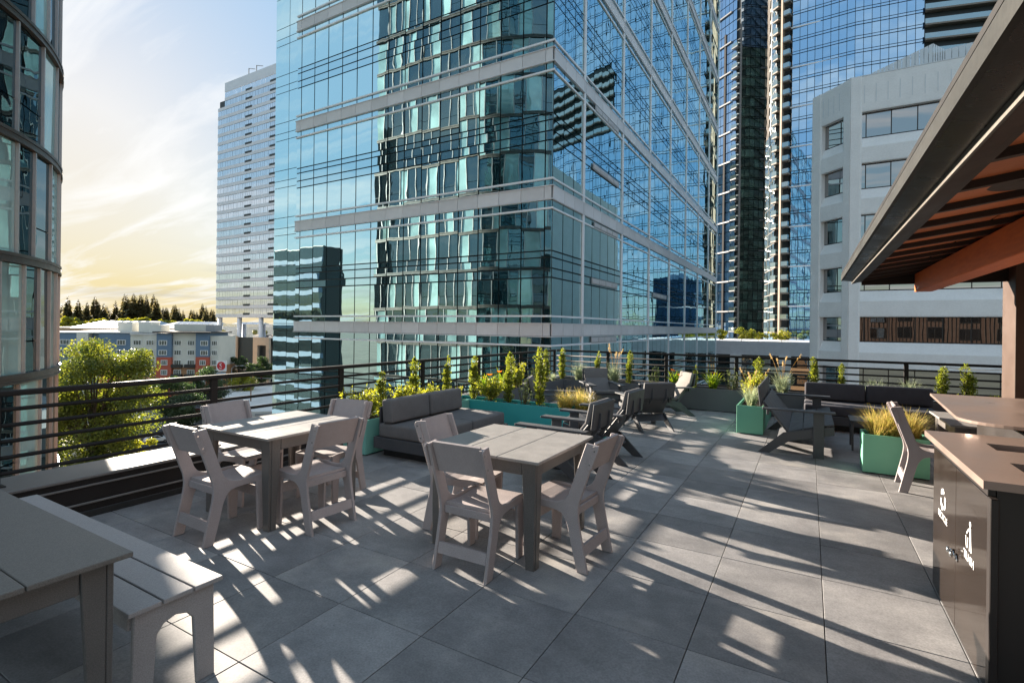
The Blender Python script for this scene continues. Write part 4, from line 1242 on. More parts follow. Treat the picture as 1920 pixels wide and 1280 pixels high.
# ---- glass office tower in the middle
KX, KY = -13.3, 27.5
t1w = thing('office_tower', 'blue green glass office tower with grey bands filling the middle', 'office building', (0, 0, 0))
LE = [-36.65, -36.10] + [-36.10 + 1.595 * k for k in range(1, 15)] + [KX]
q = B(); q.box(-36.7, KX - .10, KY + .10, 88, -22, 67); q.box(-40.6, -36.70, KY + .85, 88, -22, 67); q.build('core', M['core'], t1w)
FL = Facade(t1w, (0, KY, 0), (1, 0)); FR = Facade(t1w, (KX, 0, 0), (0, 1)); FS = Facade(t1w, (0, KY + .75, 0), (1, 0))
mods = [1.08 + 8.2 * k for k in range(-3, 8)]
REL = [(0, .765, 'panel'), (.765, 1.21, 's'), (1.21, 3.52, 'v'), (3.52, 4.08, 's'), (4.08, 4.72, 's'), (4.72, 5.12, 's'), (5.12, 7.64, 'v'), (7.64, 8.2, 's')]
REC = [27.5 + 1.6 * k for k in range(3)]
verts_y = [32.29 + 8.25 * k for k in range(8)]
RE = [27.5, 29.1, 30.7, 32.14]
for k in range(7): RE += [32.44 + 8.25 * k + 1.62 * j for j in range(5)] + [32.14 + 8.25 * (k + 1)]
fins = []
panels = 0
for mz in mods:
    for a, c, kind in REL:
        for F, E_ in ((FL, LE), (FR, RE)):
            for u0_, u1_ in zip(E_[:-1], E_[1:]):
                if u1_ - u0_ < .35 and kind != 'panel' and F is FR: continue
                if kind == 'panel': F.cell(u0_, u1_, mz + a, mz + c, 'panelgrey', 'panel', .16, .10, .03)
                else: F.cell(u0_, u1_, mz + a, mz + c, 't1glass' if kind == 'v' else 't1strip', 'pane', .04, 0, .085)
    for a, c in ((0, .6), (.6, 1.5), (1.5, 4.1), (4.1, 4.7), (4.7, 5.6), (5.6, 8.2)):
        for u0_, u1_ in ((-40.55, -38.7), (-38.7, -36.75)):
            FS.cell(u0_, u1_, mz + a, mz + c, 't1glass', 'pane', .04, 0, .05)
panel_cells = [Facade(t1w, FL.o, (1, 0)), Facade(t1w, FR.o, (0, 1))]
for P_, F in zip(panel_cells, (FL, FR)):
    P_.cells = [c for c in F.cells if c[5] == 'panel']; F.cells = [c for c in F.cells if c[5] != 'panel']; P_.tilt = .0008
flush([FL, FR, FS], 300)
flush(panel_cells, 230)
for mz in mods:
    for zz in (mz + 1.21, mz + 7.64):
        q = B(); q.box(-36.65, KX + .12, KY - .10, KY - .001, zz - .055, zz + .055); q.build('horizontal_fin', M['finwhite'], t1w)
        q = B(); q.box(KX + .001, KX + .08, KY - .0, 88, zz - .055, zz + .055); q.build('horizontal_fin', M['finwhite'], t1w)
    for zz in (mz - .03, mz + .775):
        q = B(); q.box(-36.68, KX + .14, KY - .14, KY - .001, zz - .025, zz + .025); q.build('band_edge', M['panelgrey'], t1w)
        q = B(); q.box(KX + .001, KX + .12, KY, 88, zz - .025, zz + .025); q.build('band_edge', M['panelgrey'], t1w)
for vy in verts_y:
    for mz in mods:
        q = B(); q.box(KX + .001, KX + .10, vy - .13, vy + .13, mz + .81, mz + 8.165); q.build('vertical_fin', M['finwhite'], t1w)
q = B(); q.box(KX + .002, KX + .03, KY - .03, KY + .05, -22, 67); q.build('corner_post', M['core'], t1w)
def louver(y0, y1, z0, z1):
    q = B(); q.box(KX + .05, KX + .10, y0, y1, z0, z1)
    lo = q.build('louver_panel', M['louver'], t1w)
    n = 4; L = (y1 - y0) / n
    for k in range(n):
        g = B()
        m_ = 7
        for j in range(m_):
            z = z0 + .08 + (z1 - z0 - .16) * j / m_
            g.box(KX + .101, KX + .13, y0 + L * k + .07, y0 + L * (k + 1) - .07, z, z + .03)
        g.build('louver_slats', M['panelgrey'], lo)
for y0, y1, z0, z1 in ((33.9, 39.4, 4.70, 5.15), (34.2, 39.3, 8.72, 9.12), (33.9, 39.5, 12.75, 13.2), (34.2, 39.3, 16.95, 17.4), (33.9, 39.3, .55, 1.0), (50.2, 55.6, 4.70, 5.15)):
    louver(y0, y1, z0, z1)
# ceiling lights seen through the glass of the lower floors
def lit(x0, x1, z):
    q = B(); q.box(x0, x1, KY - .012, KY - .006, z - .03, z + .03)
mle, nt, out = new_mat('lamp_glow')
em = nt.nodes.new('ShaderNodeEmission'); em.inputs[0].default_value = (1, .72, .42, 1); em.inputs[1].default_value = 2.2; nt.links.new(em.outputs[0], out.inputs[0])
M['glow'] = mle

# ---- curved office building at the left
lw_ = thing('curved_office_building', 'curved bronze and pale glass office building at the left edge', 'office building', (0, 0, 0))
CXc, CYc, RAD = -31.0, -2.4, 12.0
LZ = [-22 + 4.02 * k + 1.42 for k in range(0, 16)]
rnd = random.Random(3)
path = []
s_tot = 12.0 * R(80) + 20
def lpos(s):
    """s metres along the facade from its right (south east) end; returns point, tangent"""
    a0 = R(8)
    L1 = RAD * R(82)
    if s < L1:
        a = a0 + s / RAD
        return Vector((CXc + RAD * math.cos(a), CYc + RAD * math.sin(a), 0)), Vector((-math.sin(a), math.cos(a), 0))
    return Vector((CXc - (s - L1), CYc + RAD, 0)), Vector((-1, 0, 0))
LTOT = RAD * R(82) + 14.5
n = 60
core_poly = [lpos(LTOT * k / n)[0] for k in range(n + 1)]
q = B(); inn = [p + (Vector((CXc, CYc, 0)) - p).normalized() * .22 if i_ < 40 else p + Vector((0, -.22, 0)) for i_, p in enumerate(core_poly)]
ring = [(p.x, p.y) for p in inn] + [(inn[-1].x, -14), (inn[0].x, -14)]
mx = Matrix(((1, 0, 0, 0), (0, 0, 1, 0), (0, 1, 0, 10.0), (0, 0, 0, 1)))
q.prism(ring, 64, 0, mx); q.build('core', M['core'], lw_)
cells = []
mull = []
for fi, z in enumerate(LZ):
    s = 0.0; prev = None
    z0, z1 = z + .33, z + 4.02 - .02
    seq = 0
    while s < LTOT - .3:
        w = rnd.choice((1.05, 1.25, 1.5, 1.7))
        w = min(w, LTOT - s)
        p0, _ = lpos(s + .05); p1, _ = lpos(s + w - .05)
        pale = rnd.random() < .52 and prev != 'p'
        prev = 'p' if pale else 'd'
        cells.append((p0, p1, z0, z1, 'lglasspale' if pale else 'lglassdark', s))
        mull.append((s, z0, z1))
        s += w
def dist_key(c):
    mid = (c[0] + c[1]) / 2; mid.z = (c[2] + c[3]) / 2
    p = scr(mid)
    vis = p and -60 < p[0] < 130 and -150 < p[1] < 1100
    return (0 if vis else 1, mid.length)
cells.sort(key=dist_key)
rest = {}
for idx, (p0, p1, z0, z1, mat_, s) in enumerate(cells):
    d = p1 - p0; w = d.length; rz = math.atan2(d.y, d.x)
    ctr = (p0 + p1) / 2; ctr.z = (z0 + z1) / 2
    rot = (rnd.gauss(0, .003), 0, rz + rnd.gauss(0, .003))
    parts = [(z0, z1)] if mat_ == 'lglasspale' or rnd.random() < .45 else [(z0, z0 + 1.05), (z0 + 1.10, z1)]
    for za, zb in parts:
        c_ = ctr.copy(); c_.z = (za + zb) / 2
        if idx < 180: place(pane_mesh(w, zb - za, .05, mat_, 'pane'), 'pane', lw_, c_, rot=rot)
        else: rest.setdefault(mat_, B()).box(-w / 2, w / 2, 0, .05, -(zb - za) / 2, (zb - za) / 2, Matrix.Translation(c_) @ Euler(rot).to_matrix().to_4x4())
for mat_, q in rest.items():
    o = q.build('glazing', M[mat_], lw_); o['kind'] = 'stuff'
def out_n(s):
    p, tg = lpos(s); return p, tg, Vector((tg.y, -tg.x, 0))
near_m = B(); cnt = 0
far_m = B()
for s, z0, z1 in mull:
    p, tg, nn_ = out_n(s)
    rz = math.atan2(tg.y, tg.x)
    mx = Matrix.Translation((p.x, p.y, (z0 + z1) / 2)) @ Matrix.Rotation(rz, 4, 'Z')
    c_ = scr(p + Vector((0, 0, (z0 + z1) / 2)))
    if c_ and -40 < c_[0] < 125 and -150 < c_[1] < 1100 and cnt < 140:
        cnt += 1
        q = B(); q.box(-.035, .035, -.09, .08, z0 - (z0 + z1) / 2, z1 - (z0 + z1) / 2); q.build('mullion', M['lmull'], lw_, (p.x, p.y, (z0 + z1) / 2), rz)
    else: far_m.box(-.035, .035, -.09, .08, z0 - (z0 + z1) / 2, z1 - (z0 + z1) / 2, mx)
o = far_m.build('mullions', M['lmull'], lw_); o['kind'] = 'stuff'
for z in LZ:
    for lo_, hi_, ou in ((0, .07, .13), (.075, .14, .10), (.145, .21, .10), (.215, .33, .13)):
        q = B(); vs = []; fs = []
        for k in range(n + 1):
            p, tg, nn_ = out_n(LTOT * k / n)
            for dd, zz in ((-.02, lo_), (ou, lo_), (ou, hi_), (-.02, hi_)):
                vs.append((p.x + nn_.x * dd, p.y + nn_.y * dd, z + zz))
        for k in range(n):
            for j in range(4):
                a = k * 4 + j; b_ = k * 4 + (j + 1) % 4
                fs.append((a, a + 4, b_ + 4, b_))
        q.add(vs, fs); q.build('floor_band', M['lband'], lw_)

# ---- white precast building on the right
wt_ = thing('white_office_building', 'white precast office building with strip windows and a cut corner', 'office building', (0, 0, 0))
WX0, WX1, WY, WC = 2.6, 12.35, 46.6, 2.46
sills = [.81 + 3.86 * k - 3.86 * 5 for k in range(0, 10)]
WH = 1.88
q = B(); q.box(WX0 + .2, 30, WY + 1.2, 80, -22, 19.0); q.prism([(WX0 - WC + .8, WY + WC + .6), (WX0 + .5, WY + .9), (WX0 + .5, 80), (WX0 - WC + .8, 80)], 41, 0, Matrix(((1, 0, 0, 0), (0, 0, 1, 0), (0, 1, 0, -1.5), (0, 0, 0, 1)))); q.build('core', M['core'], wt_)
def wfacade(origin, ud, L, pier0, pier1, panes):
    rz = math.atan2(ud[1], ud[0]); o_ = Vector(origin)
    base = Matrix.Translation(o_) @ Matrix.Rotation(rz, 4, 'Z')
    for k, z in enumerate(sills):
        ztop = z + WH
        nxt = sills[k + 1] if k + 1 < len(sills) else 20.8
        # spandrel: soffit over the window, flat face, then a sill splayed back to the next window
        if k + 1 < len(sills): poly = [(.45, ztop), (-.0, ztop - .0), (-.02, ztop + .10), (-.02, nxt - .80), (.36, nxt - .02), (.45, nxt - .02)]
        else: poly = [(.60, ztop), (0, ztop), (-.02, ztop + .10), (-.02, 20.72), (.0, 20.8), (.60, 20.8)]
        q = B()
        # polygon in (depth, z) extruded along the facade
        mx = base @ Matrix.Translation(((pier0 + L - pier1) / 2, 0, 0)) @ Matrix.Rotation(R(90), 4, 'Z')
        q.prism([(p[0], p[1]) for p in poly], L - pier0 - pier1 - .004, 0, mx)
        q.build('spandrel', M['wconc'], wt_)
        if -6 < z < 18:
            w = B(); w.box(pier0, L - pier1, .395, .44, z, ztop, base)
            wo_ = w.build('window', M['wframe'], wt_)
            xs = [pier0 + .05] + panes + [L - pier1 - .05]
            for a, c in zip(xs[:-1], xs[1:]):
                place(pane_mesh(c - a - .07, WH - .12, .02, 'wglass', 'pane'), 'pane', wo_, base @ Vector(((a + c) / 2, .375, z + WH / 2)), rot=(random.gauss(0, .003), 0, rz + random.gauss(0, .003)))
    for a, c in ((0, pier0), (L - pier1, L)):
        q = B(); q.prism([(a, -.06), (c, -.06), (c + (.10 if a == 0 else 0), .02), (c + (.10 if a == 0 else 0), .45), (a - (0 if a == 0 else .10), .45), (a - (0 if a == 0 else .10), .02)], 42.79, 0, base @ Matrix(((1, 0, 0, 0), (0, 0, 1, 0), (0, 1, 0, -.605), (0, 0, 0, 1))))
        q.build('pier', M['wconc'], wt_)
wfacade((WX0, WY, 0), (1, 0), WX1 - WX0, .62, .55, [1.0 + 1.55 * k for k in range(0, 6)][0:6])
wfacade((WX0 - WC, WY + WC, 0), (1, -1), WC * math.sqrt(2), .75, .55, [])
wfacade((WX1, WY, 0), (1, 1), 3.4, .55, .75, [])
q = B(); q.box(WX0 - WC - .05, WX0 - WC + .4, WY + WC, 80, -22, 20.8); q.build('side_wall', M['wconc'], wt_)
for x in [WX0 + .85 + .72 * k for k in range(13)]:
    q = B(); q.box(x - .025, x + .025, WY - .035, WY - .0205, 18.75, 20.1); q.build('groove', M['mech'], wt_)
for k in range(4):
    u = 1.0 + .5 * k
    mx = Matrix.Translation((WX0 - WC, WY + WC, 0)) @ Matrix.Rotation(R(-45), 4, 'Z')
    q = B(); q.box(u - .025, u + .025, -.035, -.0205, 18.75, 20.1, mx); q.build('groove', M['mech'], wt_)
q = B(); q.box(WX0 - .1, WX1 + .2, WY - .03, WY + .5, 20.8, 20.87); q.build('parapet_cap', M['mech'], wt_)
# ribbed plant screen on the roof: sloping, then level, in single sheets
def screen(x0, y0, x1, y1, z0, h0, h1, n):
    for k in range(n):
        f0, f1 = k / n, (k + 1) / n
        xa, ya, xb, yb = x0 + (x1 - x0) * f0, y0 + (y1 - y0) * f0, x0 + (x1 - x0) * f1 - .03 * (x1 - x0) / max(.1, abs(x1 - x0)) * (abs(x1 - x0) > .1), y0 + (y1 - y0) * f1
        ha, hb = h0 + (h1 - h0) * f0, h0 + (h1 - h0) * f1
        q = B(); q.add([(xa, ya, z0), (xb, yb, z0), (xb, yb, z0 + hb), (xa, ya, z0 + ha), (xa + .02, ya + .12, z0), (xb + .02, yb + .12, z0), (xb + .02, yb + .12, z0 + hb), (xa + .02, ya + .12, z0 + ha)],
                       [(0, 1, 2, 3), (5, 4, 7, 6), (3, 2, 6, 7), (1, 5, 6, 2), (4, 0, 3, 7)])
        q.build('screen_sheet', M['mech'], wt_)
screen(4.2, 50.0, 8.03, 50.0, 20.0, 2.35, 3.70, 14)
screen(8.03, 50.0, 8.95, 51.2, 20.0, 3.70, 3.55, 5)
screen(8.95, 51.2, 13.5, 51.2, 20.0, 3.55, 3.95, 11)

# ---- big blue residential tower behind the white building
t3 = thing('blue_residential_tower', 'tall blue glass apartment tower behind the white building', 'tower', (0, 0, 0))
FH = 3.02
T3X, T3Y = -3.9, 133.0
Z3 = [-2 + FH * k for k in range(-7, 44)]
# front: gently curved, four straight facets
fac = [(T3X, T3Y), (8.0, 132.2), (20.0, 133.6), (32.0, 136.8), (44.0, 141.5)]
q = B(); q.prism([(T3X - .0, T3Y + .35)] + [(x, y + .35) for x, y in fac[1:]] + [(44, 165), (T3X - 7.0, 165), (T3X - 5.0, T3Y + 11)], 156, 0, Matrix(((1, 0, 0, 0), (0, 0, 1, 0), (0, 1, 0, 55.5), (0, 0, 0, 1)))); q.build('core', M['core'], t3)
for z in Z3:
    q = B(); q.prism([(T3X + 1, T3Y + 5), (43.8, 142.5), (44.4, 165.4), (T3X - 7.4, 165.4), (T3X - 5.4, T3Y + 12)], .9, 0, Matrix(((1, 0, 0, 0), (0, 0, 1, 0), (0, 1, 0, z), (0, 0, 0, 1)))); q.build('floor_slab', M['slab'], t3)
F3 = []
for (xa, ya), (xb, yb) in zip(fac[:-1], fac[1:]):
    d = Vector((xb - xa, yb - ya, 0)); L = d.length
    F = Facade(t3, (xa, ya, 0), (d.x, d.y), .004)
    nn_ = max(1, round(L / 1.55))
    for z in Z3:
        if xa > 18 and z > 55 and z < 72: continue
        for k in range(nn_):
            F.cell(L * k / nn_, L * (k + 1) / nn_, z + .62, z + FH - .06, 't3glass', 'pane', .05, 0, .10)
            F.cell(L * k / nn_, L * (k + 1) / nn_, z + .02, z + .58, 't3glass', 'spandrel', .05, 0, .10)
    F3.append(F)
flush(F3, 300)
for (xa, ya), (xb, yb) in zip(fac[:1], fac[1:2]):
    for k, z in enumerate(Z3):
        if k % 3 == 1:
            q = B(); q.box(xa - .3, xa + (5.5 if k % 2 else 12.0), ya - .35, ya + .2, z - .14, z + .14, None); q.build('white_bar', M['finwhite'], t3)
for k, z in enumerate(Z3):
    if 55 < z < 73:
        q = B()
        for (xa, ya), (xb, yb) in zip(fac[2:-1], fac[3:]):
            q.add([(xa, ya - .9, z - .15), (xb, yb - .9, z - .15), (xb, yb + 1.2, z - .15), (xa, ya + 1.2, z - .15), (xa, ya - .9, z + .18), (xb, yb - .9, z + .18), (xb, yb + 1.2, z + .18), (xa, ya + 1.2, z + .18)],
                  [(0, 3, 2, 1), (4, 5, 6, 7), (0, 1, 5, 4), (2, 3, 7, 6)])
        bl = q.build('balcony', M['slab'], t3)
        q = B()
        for (xa, ya), (xb, yb) in zip(fac[2:-1], fac[3:]):
            q.add([(xa, ya - .8, z + .18), (xb, yb - .8, z + .18), (xb, yb - .8, z + 1.25), (xa, ya - .8, z + 1.25)], [(0, 1, 2, 3)])
        q.build('glass_rail', M['railglass'], bl)
# left face, receding, in glass painted paler for the sun on it
dl = Vector((-5.0, 11.0, 0)); Ll = dl.length
Fp = Facade(t3, (T3X - 5.6, T3Y + 11.0, 0), (5.0, -11.0), .006)
Fp = Facade(t3, (-10.0, 145.2, 0), (2.6, -9.6), .006)
Lp = math.hypot(2.6, 9.6)
for z in Z3:
    for k in range(7):
        if z > 47 and k < 4: continue
        Fp.cell(Lp * k / 7, Lp * (k + 1) / 7, z + .05, z + FH - .05, 't3glass_lit', 'pane', .05, .0, .12)
q = B(); q.prism([(-9.9, 145.4), (-7.3, 135.8), (-4, 136), (-4, 146)], 69, 0, Matrix(((1, 0, 0, 0), (0, 0, 1, 0), (0, 1, 0, 13.5), (0, 0, 0, 1)))); q.build('wing_core', M['slab'], t3)
flush([Fp], 120)
# two stacks of balconies on the corner
def balcony(t_, x, y, z, w, d, rz, mslab='slab'):
    mx = Matrix.Translation((x, y, z)) @ Matrix.Rotation(rz, 4, 'Z')
    q = B(); q.box(-w / 2, w / 2, -d, .3, -.16, .16, mx); bl = q.build('balcony', M[mslab], t_)
    q = B(); q.box(-w / 2 + .04, w / 2 - .04, -d + .03, -d + .07, .1605, 1.2, mx); q.box(-w / 2 + .04, -w / 2 + .08, -d + .071, .2, .1605, 1.2, mx); q.box(w / 2 - .08, w / 2 - .04, -d + .071, .2, .1605, 1.2, mx)
    q.build('glass_rail', M['railglass'], bl)
for k, z in enumerate(Z3):
    balcony(t3, T3X - .95, T3Y + .30, z, 1.75, 1.2, R(-20))
    balcony(t3, T3X - 2.75, T3Y + 1.5, z, 1.5, 1.2, R(-42))
q = B(); q.box(-.26, .26, -.26, .26, -22, 132, Matrix.Translation((T3X - 1.98, T3Y - .35, 0)) @ Matrix.Rotation(R(45), 4, 'Z')); q.build('pier', M['pierstone'], t3)
q = B(); q.box(T3X - 3.3, T3X - .1, T3Y + 1.4, T3Y + 4.5, -22, 131); q.build('recess', M['core'], t3)

# ---- green glass tower further back
t2_ = thing('dark_glass_tower', 'slim dark glass tower with a column of white balconies, left of the blue tower', 'tower', (0, 0, 0))
AX, AY = -18.3, 165.0
Z2 = [-2 + FH * k for k in range(-7, 41)]
dA = Vector((-.78, .62, 0)); dBv = Vector((.80, .60, 0))
lf_end = Vector((AX, AY, 0)) + dA * 14; rt_end = Vector((AX, AY, 0)) + dBv * 22
q = B(); q.prism([(AX, AY + .5), (rt_end.x, rt_end.y + .5), (rt_end.x - 4, rt_end.y + 22), (lf_end.x + 4, lf_end.y + 22), (lf_end.x, lf_end.y + .5)], 128, 0, Matrix(((1, 0, 0, 0), (0, 0, 1, 0), (0, 1, 0, 41.5), (0, 0, 0, 1)))); q.build('core', M['core'], t2_)
Fr2 = Facade(t2_, (AX, AY, 0), (dBv.x, dBv.y), .006); Fl2 = Facade(t2_, (lf_end.x, lf_end.y, 0), (-dA.x, -dA.y), .005)
for z in Z2:
    for k in range(14):
        Fr2.cell(1.55 * k, 1.55 * (k + 1), z + .55, z + FH - .06, ('stone' if k in (5, 6) and rnd.random() < .75 else 't2glass') if z < 84 else 't2blue', 'pane', .05, 0, .14)
        Fr2.cell(1.55 * k, 1.55 * (k + 1), z + .03, z + .50, 't2glass' if z < 84 else 't2blue', 'spandrel', .05, 0, .14)
    for k in range(8):
        Fl2.cell(1.55 * k, 1.55 * (k + 1), z + .05, z + FH - .06, 't2blue', 'pane', .05, 0, .14)
flush([Fr2, Fl2], 300)
for k, z in enumerate(Z2):
    if z < 86: balcony(t2_, AX - .95, AY + .75, z, 2.2, 1.3, R(-38), 'barmetal')
    if k % 3 == 1:
        c_ = Vector((AX, AY, 0)) + dBv * 12.0
        q = B(); q.box(-5.6, 5.6, -.5, .1, -.2, .2, Matrix.Translation((c_.x, c_.y, z)) @ Matrix.Rotation(math.atan2(dBv.y, dBv.x), 4, 'Z')); q.build('white_bar', M['barmetal'], t2_)
        c_ = Vector((AX, AY, 0)) + dA * 8.0
        q = B(); q.box(-4.6, 4.6, -.5, .1, -.2, .2, Matrix.Translation((c_.x, c_.y, z)) @ Matrix.Rotation(math.atan2(-dA.y, -dA.x), 4, 'Z')); q.build('white_bar', M['barmetal'], t2_)
q = B(); q.box(AX - .1, AX + .35, AY - .6, AY + .4, -22, 92); q.build('pale_corner_post', M['barmetal'], t2_)
c_ = Vector((AX, AY, 0)) + dA * 6.0
q = B(); q.box(-.35, .35, -.25, .1, -22, 92, Matrix.Translation((c_.x, c_.y, 0)) @ Matrix.Rotation(math.atan2(-dA.y, -dA.x), 4, 'Z')); q.build('dark_slot', M['void'], t2_)
for uu, z1_ in ((14.2, 76), (8.6, 60)):
    c_ = Vector((AX, AY, 0)) + dBv * uu
    q = B(); q.box(-.3, .3, -.25, .1, -22, z1_, Matrix.Translation((c_.x, c_.y, 0)) @ Matrix.Rotation(math.atan2(dBv.y, dBv.x), 4, 'Z')); q.build('dark_slot', M['void'], t2_)

# ---- low podium with balconies and a hedge in front of the towers
pd = thing('podium_building', 'low grey podium apartments with balconies seen over the far railing', 'apartment building', (0, 0, 0))
q = B(); q.box(-22, 6, 108.6, 132, -22, -3.2); q.build('core', M['core'], pd)
q = B(); q.box(-22, 6, 107.6, 132, -3.2, -.6); q.build('roof_band', M['panelgrey'], pd)
for zf in (-6.3, -9.6, -12.9):
    q = B(); q.box(-22, 6, 107.4, 108.6, zf - .25, zf); fl_ = q.build('floor_slab', M['slab'], pd)
    q = B(); q.box(-22, 6, 107.42, 107.46, zf + .001, zf + 1.0); q.build('glass_rail', M['railglass'], fl_)
    for k in range(9):
        x = -20.4 + 3.1 * k
        q = B(); q.box(x, x + 1.6, 108.45, 108.59, zf + .02, zf + 2.8); w_ = q.build('window', M['aptglass'], pd)
        q = B(); q.box(x + 1.62, x + 1.75, 108.40, 108.59, zf + .02, zf + 2.85); q.build('frame', M['apttrim'], w_)
for x in (-22, -13.2, -4.8, 3.6):
    q = B(); q.box(x, x + 2.0, 107.35, 108.59, -22, -3.21); q.build('white_wall_panel', M['apttrim'], pd)

# ---- mid rise west of the terrace: shows as a reflection in the office tower
mr_ = thing('mid_rise_building', 'dark banded mid rise mirrored in the lower left glass of the office tower', 'office building', (0, 0, 0))
q = B(); q.box(-120, -101, -34, -28, -22, 20.5); q.build('core', M['core'], mr_)
for k in range(11):
    z = -21.5 + 3.8 * k
    q = B(); q.box(-120.2, -100.8, -28.1, -27.8, z + 1.2, z + 3.75); q.build('window_band', M['lglassdark'], mr_)
    q = B(); q.box(-120.3, -100.7, -28.2, -27.6, z, z + 1.15); q.build('spandrel_band', M['bluewall'], mr_)

# ---- silver tower far left
sv = thing('silver_office_tower', 'distant silver office tower with striped window bands on white columns', 'tower', (0, 0, 0))
SX0, SX1, SY = -235.5, -189.5, 135.0
q = B(); q.box(SX0 + .5, SX1, SY + .6, 165, 4.6, 103); q.build('core', M['core'], sv)
nf = 26
for k in range(nf):
    z = 4.4 + 3.92 * k
    xs = SX0 if k < 24 else SX0 + 5.2
    q = B(); q.box(xs, SX1, SY, SY + .55, z, z + 1.45); q.build('spandrel_band', M['silver'], sv)
    q = B(); nn_ = 36
    for j in range(nn_):
        a = xs + (SX1 - xs) * j / nn_; c = xs + (SX1 - xs) * (j + 1) / nn_
        q.box(a + .06, c - .06, SY + .10, SY + .2, z + 1.47, z + 3.80, Matrix.Translation((random.gauss(0, .0), random.uniform(-.04, .04), 0)))
    q.build('window_band', M['silverglass'], sv)
    for vx in (-214.6, -197.5):
        q = B(); q.box(vx, vx + 4.6, SY - .05, SY + .3, z + 1.10, z + 2.0); q.build('vent', M['core'], sv)
q = B(); q.box(SX0 + 5.2, SX1, SY, SY + .6, 4.4 + 3.92 * nf, 4.4 + 3.92 * nf + 4.2); q.build('roof_screen', M['silver'], sv)
q = B(); q.box(SX0, SX0 + 5.2, SY, SY + .6, 4.4 + 3.92 * 24, 4.4 + 3.92 * 24 + 1.4); q.build('roof_screen', M['silver'], sv)
for x in (-214, -208.5):
    q = B(); zt_ = 4.4 + 3.92 * nf + 4.2
    q.tube([(x, SY + 1, zt_), (x, SY + 1, zt_ + 3.2)], .22, 6); q.tube([(x, SY + 1, zt_ + 3.1), (x + 4.5, SY + 1, zt_ + 1.8)], .16, 6); q.build('davit', M['grey'], sv)
for x in (SX0 + 1.6, SX0 + 16.5, SX0 + 32.0, SX0 + 44.5):
    q = B(); q.tube([(x, SY + 1.2, -22), (x, SY + 1.2, 4.39)], .95, 16); q.build('column', M['finwhite'], sv, smooth=True)
# tan stone podium under it
pb = thing('stone_podium', 'tan stone low building with tall framed openings at the foot of the silver tower', 'building', (0, 0, 0))
q = B(); q.box(SX0 - 6, SX1 + 10, SY + 7, 160, -22, 1.5); q.build('glass_core', M['silverglass'], pb)
def opening_wall(x0, x1, y, z0, z1, holes_, mt_, d=.8):
    q = B(); xs = sorted({x0, x1} | {v for h_ in holes_ for v in h_[:2]})
    for a, c in zip(xs[:-1], xs[1:]):
        hh = sorted([h_ for h_ in holes_ if h_[0] <= a + 1e-6 and h_[1] >= c - 1e-6], key=lambda h_: h_[2])
        z = z0
        for h_ in hh: q.box(a, c, y, y + d, z, h_[2]); z = h_[3]
        q.box(a, c, y, y + d, z, z1)
    q.build('stone_wall', mt_, pb)
opening_wall(-236, -209.5, SY - 6, -22, -3.6, [(-229, -225.4, -16.5, -7), (-223.5, -217.6, -16.5, -6.6), (-213.6, -210.7, -10, -6.2)], M['stone'])
opening_wall(-196.5, -186, SY - 7, -22, -3.8, [(-193.5, -188, -16, -7)], M['stone'])
q = B(); q.box(-236, -186, SY - 4.9, SY - 4.4, -22, -4); q.build('dark_glazing', M['core'], pb)
q = B(); q.box(-211, -192, SY - 9.5, SY - 6.1, -17.2, -16.0); q.build('entrance_canopy', M['grey'], pb)
for k, x in enumerate((-232.0, -224.2)):
    bm = bmesh.new(); bmesh.ops.create_icosphere(bm, subdivisions=2, radius=1.3)
    for v in bm.verts: v.co *= 1 + random.uniform(-.15, .12)
    q = B(); q.frombm(bm, Matrix.Translation((x, SY - 3, -2.4))); tag(q.build('clipped_shrub', M['tree_lime']), ('left' if k == 0 else 'right') + ' clipped round shrub on the stone podium roof', 'shrub', 'clipped shrubs on the podium')

# ---- apartment block in blue, cream and red
ap = thing('apartment_block', 'apartment block in slate blue, cream, brick red and brown with white windows', 'apartment building', (0, 0, 0))
A0, A1 = Vector((-189.7, 63.4, 0)), Vector((-154.5, 89.6, 0))
du = (A1 - A0).normalized(); LA = (A1 - A0).length; dn = Vector((du.y, -du.x, 0)); rA = math.atan2(du.y, du.x)
def pu(px):
    """photo x measured along the front, turned into metres along it"""
    th_ = math.atan((px - 960) / 960.0) - yaw
    d = Vector((math.sin(th_), math.cos(th_)))
    # intersect ray with the facade line
    det = d.x * (-du.y) - d.y * (-du.x)
    t_ = (A0.x * (-du.y) - A0.y * (-du.x)) / det
    p = Vector((d.x * t_, d.y * t_, 0)); return (p - A0).dot(du)
BA = Matrix.Translation(A0) @ Matrix.Rotation(rA, 4, 'Z')
def ablock(p0, p1, zb, zt, out, mt_, nm='wall'):
    q = B(); q.box(pu(p0) + .01, pu(p1) - .01, -out, 12, zb, zt, BA); return q.build(nm, M[mt_], ap)
RW = [-4.35, -7.25, -10.2, -13.1, -16.0]
segs = [(90, 146, 0.0, 'bluewall', 'bluewall', -1.7, 0), (146, 168, .5, 'creamwall', 'creamwall', -1.6, 0), (168, 185, -1.2, 'bluewall', 'bluewall', -1.8, 0), (185, 245, .0, 'bluewall', 'redwall', -1.6, -9.0),
        (245, 271, .0, 'creamwall', 'brownwall', -2.0, -11.7), (271, 297.5, .4, 'creamwall', 'brownwall', -2.0, -11.7), (297.5, 325.5, 1.0, 'bluewall', 'redwall', -1.55, -8.6), (325.5, 370.5, .2, 'creamwall', 'brownwall', -1.35, -11.6),
        (370.5, 395.5, 1.0, 'bluewall', 'redwall', -1.4, -8.5), (395.5, 411, .3, 'creamwall', 'brownwall', -2.2, -11.2)]
for p0, p1, o_, c1, c2, zt, zs in segs:
    if zs: ablock(p0, p1, zs, zt, o_, c1); ablock(p0, p1, -22, zs - .001, o_ + .03, c2)
    else: ablock(p0, p1, -22, zt, o_, c1)
wp = {}
